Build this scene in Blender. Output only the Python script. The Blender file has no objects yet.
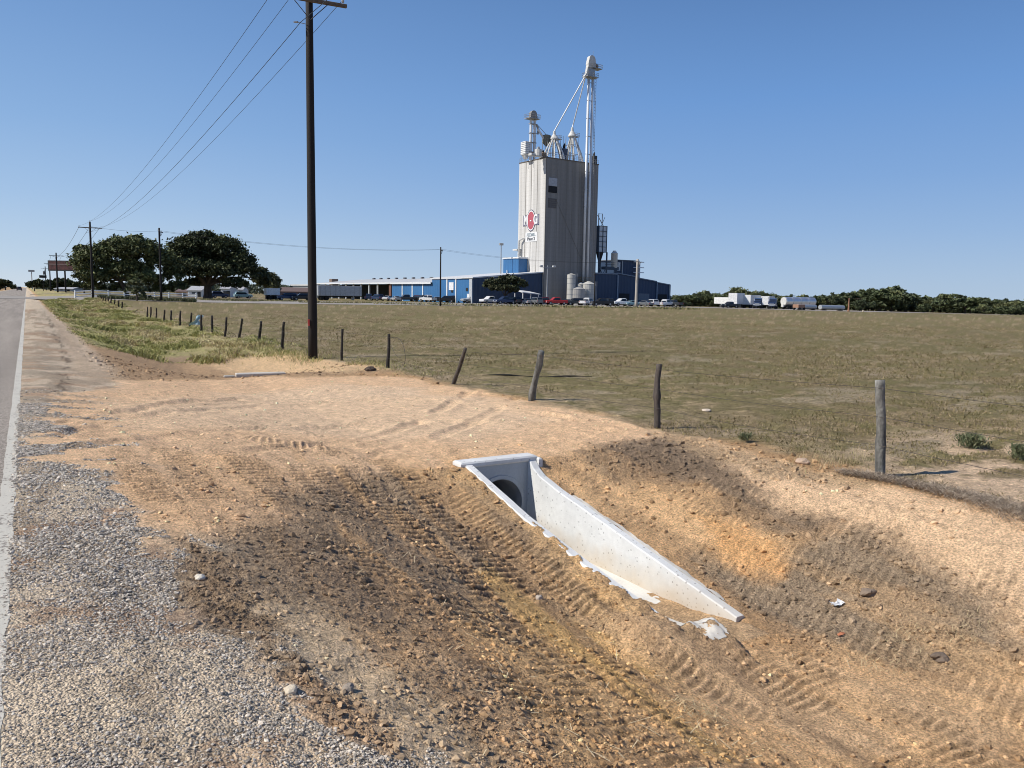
import bpy, math, random
import numpy as np
from mathutils import Vector, Matrix
random.seed(7); RNG = np.random.default_rng(11)
D2R = math.radians
scn = bpy.context.scene
COL = scn.collection

# ------------------------------------------------------------------ camera model (used to survey the place)
F = 790.0; ROLL = D2R(1.0); PITCH = D2R(6.39); AZ = D2R(31.5); H = 1.65
def ray(px, py):
    xi = px-512; yi = 384-py
    x = xi*math.cos(ROLL)-yi*math.sin(ROLL); y = xi*math.sin(ROLL)+yi*math.cos(ROLL)
    fz = -F*math.sin(PITCH)+y*math.cos(PITCH); ff = F*math.cos(PITCH)+y*math.sin(PITCH)
    return (x*math.cos(AZ)+ff*math.sin(AZ), -x*math.sin(AZ)+ff*math.cos(AZ), fz)
def onx(px, py, X):
    d = ray(px, py); t = X/d[0]; return (X, d[1]*t, H+d[2]*t)
def ony(px, py, Y):
    d = ray(px, py); t = Y/d[1]; return (d[0]*t, Y, H+d[2]*t)
def at(px, py, D):                       # point at forward distance D
    d = ray(px, py); t = D/(d[0]*math.sin(AZ)+d[1]*math.cos(AZ)); return (d[0]*t, d[1]*t, H+d[2]*t)

# ------------------------------------------------------------------ numpy noise
def _h(ix, iy, s):
    n = (ix.astype(np.int64)*374761393 + iy.astype(np.int64)*668265263 + s*974634777) & 0xffffffff
    n = ((n ^ (n >> 13))*1274126177) & 0xffffffff
    n = (n ^ (n >> 16)) & 0xffffff
    return n.astype(np.float64)/0xffffff
def vn(x, y, s=0):
    x = np.asarray(x, float); y = np.asarray(y, float)
    ix = np.floor(x); iy = np.floor(y); fx = x-ix; fy = y-iy
    fx = fx*fx*(3-2*fx); fy = fy*fy*(3-2*fy)
    a = _h(ix, iy, s); b = _h(ix+1, iy, s); c = _h(ix, iy+1, s); d = _h(ix+1, iy+1, s)
    return (a*(1-fx)+b*fx)*(1-fy)+(c*(1-fx)+d*fx)*fy
def fbm(x, y, s=0, o=4, g=0.5):
    r = 0; a = 1; t = 0; cs, sn = math.cos(.6), math.sin(.6)
    for i in range(o):
        r = r+a*vn(x, y, s+i*17); t += a; a *= g
        x, y = (x*cs-y*sn)*2.03+3.1, (x*sn+y*cs)*2.03+1.7
    return r/t
def ss(a, b, x):
    t = np.clip((np.asarray(x, float)-a)/(b-a), 0, 1); return t*t*(3-2*t)

# ------------------------------------------------------------------ terrain
ZFY = ([-50,0,10,17,22,27,40,60,75,95,125,180,260,500], [-.45,-.45,-.48,-.54,-.5,-.7,-.76,-.79,-.76,-.5,.05,.3,.35,.3])
DDY = ([-50,4.9,5.8,6.7,7.3,7.9,8.72,20.2,24,80,125,200], [1.38,1.38,1.22,1.07,.94,.83,.52,.47,.95,.9,.12,-.15])
WTL = ([4.74,5.4,6.25,7.25,7.985,8.7], [-1.22,-1.13,-1.0,-.83,-.66,-.49])
WTY = ([5.0,6.75,8.0,8.5,8.7], [-1.34,-1.015,-.785,-.665,-.50])
TX0, TX1, TY0, TY1, TZ = 4.75, 5.60, 5.0, 8.70, -1.50     # trough interior of the culvert end
def zb(X, Y):
    X = np.asarray(X, float); Y = np.asarray(Y, float)
    zf = np.interp(Y, *ZFY); dd = np.interp(Y, *DDY)
    w = np.clip(ss(0.1, 1.3, X), 0, 1)
    z = -.10*w
    t = ss(0.9, 4.5, X)*.55+.45*np.clip((X-1.0)/3.4, 0, 1)
    z = z*(1-t)+(-dd)*t
    t = ss(5.7, 8.6, X)
    z = z*(1-t)+zf*t
    far = -.45-.0095*np.clip(X-130, 0, 500)
    k = 1-np.exp(-np.clip(X-8.8, 0, None)/14.)
    z = z*(1-k)+far*k
    lf = np.clip(-X-8, 0, 400)
    z = z+np.where(X < -8, -.25*ss(0, 2, lf)+.5*ss(3, 14, lf)*ss(150, 220, Y), 0)
    return z
_RR = np.geomspace(1.2, 900, 5000); _GC = {}
def G(px, py):                            # where a sight line meets the terrain
    if (px, py) in _GC: return _GC[(px, py)]
    d = ray(px, py); L = math.hypot(d[0], d[1]); t = _RR/L
    q = (H+d[2]*t) < zb(d[0]*t, d[1]*t)
    k = int(np.argmax(q)) if q.any() else len(t)-1
    t = float(t[k]); _GC[(px, py)] = (d[0]*t, d[1]*t, float(zb(d[0]*t, d[1]*t)))
    return _GC[(px, py)]
def gz(x, y): return float(zb(x, y))

# ------------------------------------------------------------------ materials
def mat(name, col=(.5,.5,.5), rough=.7, metal=0, spec=.5, noise=None, bump=None, attr=None, streak=None):
    m = bpy.data.materials.new(name); m.use_nodes = True; nt = m.node_tree; N = nt.nodes; Lk = nt.links
    b = N['Principled BSDF']; b.inputs['Roughness'].default_value = rough; b.inputs['Metallic'].default_value = metal
    b.inputs['Specular IOR Level'].default_value = spec
    tc = N.new('ShaderNodeTexCoord')
    src = None
    if attr:
        a = N.new('ShaderNodeAttribute'); a.attribute_name = attr; src = a.outputs['Color']
    else:
        r = N.new('ShaderNodeRGB'); r.outputs[0].default_value = (*col, 1); src = r.outputs[0]
    for (sc, lo, hi, zs) in (noise or [(3, .85, 1.12, 1)]):
        mp = N.new('ShaderNodeMapping'); mp.inputs['Scale'].default_value = (1, 1, zs)
        Lk.new(tc.outputs['Object'], mp.inputs[0])
        n = N.new('ShaderNodeTexNoise'); n.inputs['Scale'].default_value = sc; n.inputs['Detail'].default_value = 5
        Lk.new(mp.outputs[0], n.inputs['Vector'])
        mr = N.new('ShaderNodeMapRange'); mr.inputs[1].default_value = .3; mr.inputs[2].default_value = .7
        mr.inputs[3].default_value = lo; mr.inputs[4].default_value = hi
        Lk.new(n.outputs['Fac'], mr.inputs[0])
        mx = N.new('ShaderNodeVectorMath'); mx.operation = 'SCALE'
        Lk.new(src, mx.inputs[0]); Lk.new(mr.outputs[0], mx.inputs['Scale']); src = mx.outputs[0]
    Lk.new(src, b.inputs['Base Color'])
    if bump:
        n = N.new('ShaderNodeTexNoise'); n.inputs['Scale'].default_value = bump[0]; n.inputs['Detail'].default_value = 6
        Lk.new(tc.outputs['Object'], n.inputs['Vector'])
        bp = N.new('ShaderNodeBump'); bp.inputs['Distance'].default_value = bump[1]; bp.inputs['Strength'].default_value = 1
        Lk.new(n.outputs['Fac'], bp.inputs['Height']); Lk.new(bp.outputs[0], b.inputs['Normal'])
    return m
M = {}
def cm(name, *a, **k):
    if name not in M: M[name] = mat(name, *a, **k)
    return M[name]

# ------------------------------------------------------------------ mesh builder
class MB:
    def __init__(s): s.v = []; s.f = []
    def add(s, vs, fs):
        n = len(s.v); s.v += [tuple(v) for v in vs]; s.f += [tuple(i+n for i in f) for f in fs]; return s
    def box(s, x0, x1, y0, y1, z0, z1, bev=0):
        if bev:
            b = bev; vs = []; 
            for z, i in ((z0, b), (z0+b, 0), (z1-b, 0), (z1, b)):
                vs += [(x0+i, y0+i, z), (x1-i, y0+i, z), (x1-i, y1-i, z), (x0+i, y1-i, z)]
            fs = [(3,2,1,0), (12,13,14,15)]
            for k in range(3):
                for j in range(4):
                    a = k*4+j; c = k*4+(j+1) % 4; fs.append((a, c, c+4, a+4))
            return s.add(vs, fs)
        return s.add([(x0,y0,z0),(x1,y0,z0),(x1,y1,z0),(x0,y1,z0),(x0,y0,z1),(x1,y0,z1),(x1,y1,z1),(x0,y1,z1)],
                     [(3,2,1,0),(4,5,6,7),(0,1,5,4),(1,2,6,5),(2,3,7,6),(3,0,4,7)])
    def tube(s, pts, rad, n=8, cap=True):
        pts = [Vector(p) for p in pts]; rad = rad if isinstance(rad, (list, tuple)) else [rad]*len(pts)
        vs = []; fs = []; ref = None
        for i, p in enumerate(pts):
            d = (pts[min(i+1, len(pts)-1)]-pts[max(i-1, 0)]).normalized()
            if ref is None: ref = Vector((0,0,1)) if abs(d.z) < .9 else Vector((1,0,0))
            u = (ref-d*ref.dot(d)).normalized(); w = d.cross(u); ref = u
            for k in range(n):
                a = 2*math.pi*k/n; vs.append(p+(u*math.cos(a)+w*math.sin(a))*rad[i])
        for i in range(len(pts)-1):
            for k in range(n):
                a = i*n+k; b = i*n+(k+1) % n; fs.append((a, b, b+n, a+n))
        if cap:
            fs.append(tuple(range(n-1, -1, -1))); fs.append(tuple(range((len(pts)-1)*n, len(pts)*n)))
        return s.add(vs, fs)
    def prism(s, prof, y0, y1):          # profile in x,z, extruded along y
        n = len(prof)
        vs = [(x, y0, z) for x, z in prof]+[(x, y1, z) for x, z in prof]
        fs = [tuple(range(n)), tuple(range(2*n-1, n-1, -1))]+[(i, i+n, (i+1) % n+n, (i+1) % n) for i in range(n)]
        return s.add(vs, fs)
    def obj(s, name, m, parent=None, smooth=False):
        me = bpy.data.meshes.new(name); me.from_pydata(s.v, [], s.f); me.validate()
        for mm in (m if isinstance(m, list) else [m]): me.materials.append(mm)
        if smooth: me.polygons.foreach_set('use_smooth', [True]*len(me.polygons))
        o = bpy.data.objects.new(name, me); COL.objects.link(o)
        if parent: o.parent = parent
        return o
def npmesh(name, V, Fc, m, parent=None, colors=None, smooth=False, attrs=None):
    V = np.ascontiguousarray(V, dtype=np.float32); Fc = np.ascontiguousarray(Fc, dtype=np.int32); k = Fc.shape[1]
    me = bpy.data.meshes.new(name); me.vertices.add(len(V)); me.vertices.foreach_set('co', V.ravel())
    me.loops.add(Fc.size); me.loops.foreach_set('vertex_index', Fc.ravel())
    me.polygons.add(len(Fc)); me.polygons.foreach_set('loop_start', np.arange(0, Fc.size, k, dtype=np.int32))
    me.polygons.foreach_set('loop_total', np.full(len(Fc), k, np.int32))
    me.polygons.foreach_set('use_smooth', np.full(len(Fc), smooth))
    for nm, c in ((attrs or {}) | ({'Col': colors} if colors is not None else {})).items():
        at_ = me.color_attributes.new(nm, 'FLOAT_COLOR', 'POINT')
        c4 = np.ones((len(V), 4), np.float32); c4[:, :3] = c
        at_.data.foreach_set('color', c4.ravel())
    me.update(); me.validate(); me.materials.append(m)
    o = bpy.data.objects.new(name, me); COL.objects.link(o)
    if parent: o.parent = parent
    return o
def tag(o, label=None, cat=None, group=None, kind=None):
    if label: o['label'] = label
    if cat: o['category'] = cat
    if group: o['group'] = group
    if kind: o['kind'] = kind
    return o
def thing(name, label, cat, loc=(0,0,0), rz=0, group=None):
    o = bpy.data.objects.new(name, None); COL.objects.link(o); o.empty_display_size = .3
    o.location = loc; o.rotation_euler = (0, 0, rz); return tag(o, label, cat, group)
def copy_thing(src, loc, rz, label=None, scale=None):
    r = src.copy(); COL.objects.link(r); r.location = loc; r.rotation_euler = (0, 0, rz)
    if label: r['label'] = label
    if scale: r.scale = scale
    for ch in list(src.children):
        c = ch.copy(); COL.objects.link(c); c.parent = r
        for g in ch.children:
            d = g.copy(); COL.objects.link(d); d.parent = c
    return r

# ------------------------------------------------------------------ world, sun, camera
SUN_AZ = math.atan2(-.965, .26)           # clockwise from +Y
SUN_EL = D2R(44)
w = bpy.data.worlds.new("World"); scn.world = w; w.use_nodes = True
nt = w.node_tree; bg = nt.nodes['Background']
sky = nt.nodes.new('ShaderNodeTexSky'); sky.sky_type = 'NISHITA'; sky.sun_disc = False
sky.sun_elevation = SUN_EL; sky.sun_rotation = SUN_AZ
sky.altitude = 0; sky.air_density = SKY_AIR = 1.0; sky.dust_density = 0.35; sky.ozone_density = 2.2
def lin(c): return [((v/255+.055)/1.055)**2.4 for v in c]+[1]
ge = nt.nodes.new('ShaderNodeTexCoord'); sx = nt.nodes.new('ShaderNodeSeparateXYZ'); nt.links.new(ge.outputs['Generated'], sx.inputs[0])
cr = nt.nodes.new('ShaderNodeValToRGB'); nt.links.new(sx.outputs[2], cr.inputs[0]); 
def ramp(r, stops):
    el = r.color_ramp.elements; el[0].position = 0; el[0].color = lin(stops[0][1]); el[1].position = 1; el[1].color = lin(stops[-1][1])
    for p_, c in stops[1:-1]: e_ = el.new(p_); e_.color = lin(c)
ramp(cr, [(0,(172,196,222)),(.03,(163,190,222)),(.08,(146,179,221)),(.14,(128,167,218)),(.23,(108,153,212)),(.34,(90,131,188)),(.45,(72,112,172)),(.65,(50,86,145)),(1,(36,66,122))])
cr2 = nt.nodes.new('ShaderNodeValToRGB'); nt.links.new(sx.outputs[2], cr2.inputs[0])
ramp(cr2, [(0,(206,220,234)),(.03,(190,212,234)),(.10,(164,195,231)),(.18,(140,178,224)),(.28,(120,160,212)),(.40,(100,142,198)),(.6,(72,112,172)),(1,(40,70,126))])
dt = nt.nodes.new('ShaderNodeVectorMath'); dt.operation = 'DOT_PRODUCT'; nt.links.new(ge.outputs['Generated'], dt.inputs[0]); dt.inputs[1].default_value = (math.sin(SUN_AZ), math.cos(SUN_AZ), 0)
fm_ = nt.nodes.new('ShaderNodeMapRange'); fm_.interpolation_type = 'SMOOTHSTEP'; fm_.inputs[1].default_value = -.62; fm_.inputs[2].default_value = .42; nt.links.new(dt.outputs['Value'], fm_.inputs[0])
bl = nt.nodes.new('ShaderNodeMix'); bl.data_type = 'RGBA'; nt.links.new(fm_.outputs[0], bl.inputs[0]); nt.links.new(cr.outputs[0], bl.inputs[6]); nt.links.new(cr2.outputs[0], bl.inputs[7])
vm = nt.nodes.new('ShaderNodeMix'); vm.data_type = 'RGBA'; vm.inputs[0].default_value = .92   # clear autumn air over the clean model sky
sc = nt.nodes.new('ShaderNodeVectorMath'); sc.operation = 'SCALE'; sc.inputs['Scale'].default_value = .105; nt.links.new(sky.outputs[0], sc.inputs[0])
nt.links.new(sc.outputs[0], vm.inputs[6]); nt.links.new(bl.outputs[2], vm.inputs[7])
sc2 = nt.nodes.new('ShaderNodeVectorMath'); sc2.operation = 'SCALE'; sc2.inputs['Scale'].default_value = 10; nt.links.new(vm.outputs[2], sc2.inputs[0])
nt.links.new(sc2.outputs[0], bg.inputs[0]); bg.inputs[1].default_value = .1
sl = bpy.data.lights.new('sun', 'SUN'); sl.energy = 5.0; sl.angle = D2R(.53); sl.color = (1, .95, .865)
so = bpy.data.objects.new('sun', sl); COL.objects.link(so)
sd = Vector((math.sin(SUN_AZ)*math.cos(SUN_EL), math.cos(SUN_AZ)*math.cos(SUN_EL), math.sin(SUN_EL)))
so.rotation_euler = sd.to_track_quat('Z', 'Y').to_euler(); so.location = (0, 0, 40)
cam = bpy.data.cameras.new('camera'); cam.sensor_width = 36; cam.lens = 36*F/1024; cam.clip_start = .05; cam.clip_end = 9000
co = bpy.data.objects.new('camera', cam); COL.objects.link(co); scn.camera = co
fwd = Vector((math.cos(PITCH)*math.sin(AZ), math.cos(PITCH)*math.cos(AZ), -math.sin(PITCH)))
rt = Vector((math.cos(AZ), -math.sin(AZ), 0)); up = rt.cross(fwd)
c_, s_ = math.cos(ROLL), math.sin(ROLL)
R_ = rt*c_-up*(-s_)*1.0; 
R_ = rt*c_+up*s_; U_ = -rt*s_+up*c_      # horizon falls to the right
co.matrix_world = Matrix(((R_.x, U_.x, -fwd.x, 0), (R_.y, U_.y, -fwd.y, 0), (R_.z, U_.z, -fwd.z, H), (0, 0, 0, 1)))
scn.view_settings.view_transform = 'Standard'; scn.view_settings.look = 'None'
scn.view_settings.exposure = 0; scn.view_settings.gamma = 1
scn.cycles.filter_width = .95; scn.cycles.use_denoising = True; scn.cycles.max_bounces = 5
# ================================================================== THE GROUND
WG = lambda pts: np.array([G(*p)[:2] for p in pts])
def sdist(X, Y, poly):                    # signed distance to a polygon, + inside
    n = len(poly); d = np.full(X.shape, 1e9); ins = np.zeros(X.shape, bool)
    for i in range(n):
        ax, ay = poly[i]; bx, by = poly[(i+1) % n]
        ex, ey = bx-ax, by-ay; l2 = ex*ex+ey*ey+1e-9
        t = np.clip(((X-ax)*ex+(Y-ay)*ey)/l2, 0, 1)
        d = np.minimum(d, np.hypot(X-ax-t*ex, Y-ay-t*ey))
        c = ((ay > Y) != (by > Y)) & (X < (bx-ax)*(Y-ay)/((by-ay) if by != ay else 1e-9)+ax)
        ins ^= c
    return np.where(ins, d, -d)
def pathd(X, Y, pts):                     # distance across and along a polyline
    best = np.full(X.shape, 1e9); side = np.zeros(X.shape); al = np.zeros(X.shape); s0 = 0
    for i in range(len(pts)-1):
        ax, ay = pts[i]; bx, by = pts[i+1]; ex, ey = bx-ax, by-ay; L = math.hypot(ex, ey)
        t = np.clip(((X-ax)*ex+(Y-ay)*ey)/(L*L), 0, 1)
        d = np.hypot(X-ax-t*ex, Y-ay-t*ey); sg = np.sign((X-ax)*ey-(Y-ay)*ex)
        m = d < best; best = np.where(m, d, best); side = np.where(m, sg*d, side); al = np.where(m, s0+t*L, al); s0 += L
    return best, side, al
def resample(p, n=24):
    p = np.array(p); s = np.r_[0, np.cumsum(np.hypot(*np.diff(p, axis=0).T))]
    t = np.linspace(0, s[-1], n); q = np.c_[np.interp(t, s, p[:, 0]), np.interp(t, s, p[:, 1])]
    for _ in range(2): q[1:-1] = (q[:-2]+2*q[1:-1]+q[2:])/4
    return q

SAND=(.72,.505,.325); PALE=(.77,.585,.41); ORAN=(.56,.375,.20); BROWN=(.40,.26,.145); DARK=(.285,.215,.15)
GREYB=(.47,.365,.25); GRAV=(.50,.43,.34); RED=(.42,.24,.13); DRY=(.40,.31,.17)
# (outline in the survey picture, colour, edge softness m, clods, strength)
ZONES = [
 ([(20,396),(60,386),(110,380),(250,377),(330,378),(400,377),(470,390),(540,405),(600,415),(650,428),(700,440),(650,456),(545,456),(450,458),(400,470),(330,482),(280,500),(250,540),(180,530),(150,545),(110,500),(60,470),(20,440)], SAND, .35, .1, 1),
 ([(120,405),(250,395),(400,392),(500,400),(560,420),(480,440),(380,440),(250,430),(140,425)], PALE, .6, 0, .75),
 ([(210,392),(330,386),(420,388),(430,396),(300,402)], PALE, .4, 0, .8),
 ([(100,470),(190,455),(330,470),(300,500),(250,545),(180,530),(150,560),(110,500)], (.62,.42,.255), .3, .25, .9),
 ([(20,365),(60,350),(120,350),(200,356),(300,360),(400,372),(330,378),(250,377),(110,381),(40,388)], (.36,.25,.155), .5, .5, 1),
 ([(180,362),(300,352),(400,368),(330,374),(240,372)], (.56,.41,.25), .5, .35, .8),
 # slope left of the trough
 ([(405,472),(455,468),(500,500),(560,548),(620,596),(700,640),(760,690),(840,768),(560,768),(520,700),(440,600),(400,540),(380,500)], ORAN, .25, .45, .95),
 ([(300,480),(380,470),(420,470),(470,500),(510,540),(500,580),(560,610),(590,640),(520,640),(470,600),(440,620),(420,640),(360,640),(250,610),(190,575),(215,540),(270,510)], DARK, .28, .5, .95),
 ([(450,500),(520,545),(580,600),(640,640),(600,640),(520,590),(470,545)], (.33,.24,.155), .15, .6, .7),
 ([(330,620),(420,640),(520,690),(560,768),(480,768),(430,720),(380,680)], (.43,.31,.20), .3, .5, .8),
 ([(620,640),(740,640),(860,650),(1024,700),(1024,768),(800,768),(700,700)], (.50,.35,.215), .3, .25, .95),
 ([(470,560),(520,590),(620,650),(700,720),(760,768),(720,768),(600,680),(500,610)], (.60,.39,.16), .12, .3, .7),
 # right slope
 ([(535,462),(600,455),(680,470),(760,510),(830,560),(880,600),(800,600),(740,600),(700,570),(600,510),(550,490)], (.57,.385,.22), .25, .4, .95),
 ([(590,448),(660,438),(740,455),(800,490),(850,520),(800,540),(750,520),(700,490),(640,480),(590,468)], (.215,.165,.12), .25, .8, .95),
 ([(690,560),(780,545),(870,520),(940,560),(1000,600),(1024,640),(1024,668),(960,668),(880,655),(800,640),(750,622),(735,605)], (.30,.235,.17), .25, .85, .95),
 ([(700,520),(740,516),(790,560),(770,580),(720,555)], (.60,.35,.16), .15, .3, .8),
 ([(700,440),(760,458),(850,476),(940,498),(1024,520),(1100,560),(1100,640),(1024,625),(960,590),(880,545),(800,505),(720,465)], (.64,.465,.31), .25, .2, .95),
 ([(640,430),(700,440),(760,458),(880,476),(870,484),(760,472),(680,450)], (.42,.31,.20), .12, .8, .7),
 ([(850,640),(930,640),(1024,668),(1100,690),(1100,720),(1000,690),(900,665)], (.38,.28,.18), .2, .6, .6),
 # grey graded strip beside the gravel
 ([(235,600),(300,600),(360,650),(430,700),(500,768),(330,768),(290,720),(250,660)], GREYB, .22, .3, .9),
 ([(175,540),(230,560),(270,620),(240,640),(300,700),(350,768),(300,768),(250,720),(205,690),(185,620)], (.25,.18,.12), .16, .9, .9),
 ([(150,660),(260,690),(330,740),(330,768),(200,768)], (.54,.34,.19), .25, .4, .6),
]
GRAVZ = [(-2,478),(60,465),(110,478),(140,510),(165,560),(190,600),(225,650),(280,700),(340,768),(340,900),(-2,900)]
GRAVZ2 = [(20,300),(36,300),(60,330),(100,368),(120,388),(60,392),(10,470)]

def ground_fields(X, Y, r, fine):
    """height offset, colour and masks for arrays of ground points"""
    z = zb(X, Y); n = len(X)
    col = np.empty((n, 3)); clod = np.zeros(n); grav = np.zeros(n); grass = np.zeros(n)
    # wide noises
    n1 = fbm(X*.35, Y*.35, 3, 4); n2 = fbm(X*1.6, Y*1.6, 9, 4); n3 = fbm(X*7, Y*7, 21, 3)
    nb = fbm(X*.035, Y*.035, 41, 4)
    base = np.array(BROWN)[None]*(.8+.5*n2)[:, None]
    col[:] = base; clod[:] = .35
    # pasture
    fx = X-8.75+(n2-.5)*1.3+(n1-.5)*.6
    onp = (ss(20, 24, Y))
    fld = ss(-.3, .45, fx)
    oliv = np.array((.185,.155,.070)); stra = np.array((.33,.25,.145)); soil = np.array((.25,.175,.11)); grn = np.array((.145,.13,.05))
    a = ss(.42, .62, n2)[:, None]; b = ss(.45, .7, n1)[:, None]; e = ss(.6, .72, fbm(X*2.7+9, Y*2.7, 77, 4))[:, None]
    fc = oliv*(1-.45*a)+soil*.45*a
    fc = fc*(1-.4*b)+grn*.4*b
    fc = fc*(1-.7*e)+stra*.7*e
    e2 = (ss(.60, .68, fbm(X*.55+3, Y*.9, 91, 5))*ss(120, 8, r))[:, None]
    fc = fc*(1-.55*e2)+np.array((.36,.29,.20))*.55*e2
    ed = (ss(3.2, .2, fx)*ss(.35, .6, n3*.5+n2*.5))[:, None]; fc = fc*(1-.55*ed)+np.array((.34,.26,.17))*.55*ed
    # bare sand by the near fence post
    bs = np.clip(1.3*np.exp(-(((X-11.6)/3.4)**2+((Y-4.8)/2.4)**2)), 0, 1)*ss(.40, .55, fbm(X*1.3, Y*2.2, 5, 4))
    fc = fc*(1-.85*bs[:, None])+np.array((.62,.45,.30))*.85*bs[:, None]
    fc = fc*(.85+.3*nb)[:, None]
    # verge
    vg = ss(29, 31, Y+(n2-.5)*4-np.clip(X-6, 0, 9)*.3)*ss(1.3, 2.1, X+(n2-.5)*.5-ss(60,200,Y)*.2)
    vcol = np.array((.34,.30,.13))*(.6+.8*n3)[:, None]*(1-.6*a)+np.array(DRY)*.6*a
    col = col*(1-vg[:, None])+vcol*vg[:, None]; clod *= (1-vg)
    # left of the road
    lv = ss(-8.2, -9.5, X)
    lc = np.array((.27,.19,.11))*(.8+.5*n2)[:, None]
    col = col*(1-lv[:, None])+lc*lv[:, None]
    # gravel shoulder everywhere beside the road
    sh = ss(1.55, 1.15, X+(n2-.5)*.5)*ss(-9, -8, X)
    gcol = np.array((.58,.49,.38))*(.75+.5*n2)[:, None]
    near = r < 60
    col = col*(1-sh[:, None])+gcol*sh[:, None]; grav = np.maximum(grav, sh); clod *= (1-.8*sh)
    idx = np.where((r < 70) & (X > -.4))[0]
    x = X[idx]; y = Y[idx]
    wx = (fbm(x*1.1, y*1.1, 31, 4)-.5)*.9; wy = (fbm(x*1.1+9, y*1.1, 37, 4)-.5)*.9
    wf = (fbm(x*9, y*9, 33, 3)-.5)*.25
    cc = col[idx]; cl = clod[idx]; gr = grav[idx]
    pads = None
    for k, (pts, c, soft, cd, st) in enumerate(ZONES):
        P = WG(pts)
        q = (x > P[:, 0].min()-2) & (x < P[:, 0].max()+2) & (y > P[:, 1].min()-3) & (y < P[:, 1].max()+3)
        s = sdist(x[q]+wx[q]*(.5+soft), y[q]+wy[q]*(.5+soft), P)+wf[q]
        rr = np.hypot(x[q], y[q]); m = ss(-soft, soft, s)*st
        v = (.82+.36*fbm(x[q]*3.3, y[q]*3.3, 50+k, 4))
        cc[q] = cc[q]*(1-m[:, None])+np.array(c)*v[:, None]*m[:, None]
        cl[q] = cl[q]*(1-m)+cd*m; gr[q] *= (1-m)
    for P, st in ((GRAVZ, 1), (GRAVZ2, .9)):
        P = WG([(px, min(py, 767)) for px, py in P])
        if P is not None:
            s = sdist(x+wx*.35, y+wy*.35, P)+wf*1.5
            if st == 1: s = np.maximum(s, np.where((y < 4.2) & (x < .25+(4.2-y)*.22), .2, -9)+wx*.4)
            m = ss(-.1, .14, s)*st
            dk = ss(.43, .56, fbm(x*2.6, y*1.1, 61, 4)); rd = ss(.56, .66, fbm(x*1.6+5, y*2.6, 63, 4))
            g = np.array((.56,.475,.375))*(1-.6*dk[:, None])+np.array((.27,.215,.16))*.6*dk[:, None]
            g = g*(1-.75*rd[:, None])+np.array((.42,.29,.2))*.6*rd[:, None]
            cc = cc*(1-m[:, None])+g*m[:, None]; gr = np.maximum(gr, m*(1-.6*rd)); cl = cl*(1-m)
    # streaks smeared along the direction the machine drove
    sm = ss(1.3, 2.0, x)*ss(10.2, 8.6, y)*(1-fld[idx])*np.where(x > 5.2, .55, 1)*ss(8.0, 7.0, x)
    a1 = ss(.50, .64, fbm(x*3.4, y*.42, 201, 4))*sm; a2 = ss(.52, .66, fbm(x*4.4+7, y*.6+3, 205, 4))*sm
    cc = cc*(1-.55*a1[:, None])+np.array((.58,.375,.20))*.55*a1[:, None]; cc = cc*(1-.5*a2[:, None])+np.array((.25,.175,.115))*.5*a2[:, None]
    # shards of asphalt and grey gravel dragged over the pad near the road
    m = ss(1.7, .2, x)*ss(.50, .60, fbm(x*1.4, y*3.4, 65, 4))*ss(7, 9, y)*ss(26, 20, y)
    cc = cc*(1-.7*m[:, None])+np.array((.34,.29,.23))*.7*m[:, None]; gr = np.maximum(gr, m)
    ex_ = np.interp(y, [4, 9, 12, 16, 22, 60], [-.135, -.13, .05, .40, .68, .95])+.08+wx*.12
    m = np.exp(-((x-ex_-(fbm(x*6, y*2.2, 69, 3)-.5)*.35)/.055)**2)*ss(11, 16, y)*ss(.40, .52, fbm(x*2, y*1.6, 67, 3)); cc = cc*(1-.7*m[:, None])+np.array((.10,.075,.055))*.7*m[:, None]
    m = ss(ex_, ex_+.3, x)*ss(1.9, 1.4, x)*ss(14, 22, y); cc = cc*(1-m[:, None])+np.array((.50,.40,.30))*(.8+.4*fbm(x*4, y*4, 68, 3))[:, None]*m[:, None]
    col[idx] = cc; clod[idx] = cl; grav[idx] = gr
    # pasture over everything beyond the fence line
    fm = fld[:, None]; col = col*(1-fm)+fc*fm; clod = clod*(1-fld); grav *= (1-fld)
    grass = np.maximum(fld, vg)
    col = col*(1+(np.array((.38,.31,.205)))*np.clip(1-grass, 0, 1)[:, None])
    # ---- relief
    dz = np.zeros(n)
    dirt = np.clip(1-grass-lv, 0, 1)*ss(-.1, .5, X)
    dz += dirt*((n1-.5)*.10+(n2-.5)*.075+(n3-.5)*.022)
    dz += clod*dirt*(ss(.48, .78, fbm(X*9, Y*9, 71, 3))*.016+ss(.45, .8, fbm(X*21, Y*21, 73, 2))*.02*ss(16, 7, r))
    dz += grav*((fbm(X*28, Y*28, 75, 2)-.5)*.018)*ss(12, 5, r)
    dz += grass*(fbm(X*5, Y*5, 79, 3)-.5)*.05*ss(40, 15, r)+grass*(n1-.5)*.12*ss(200, 60, r)
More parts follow.
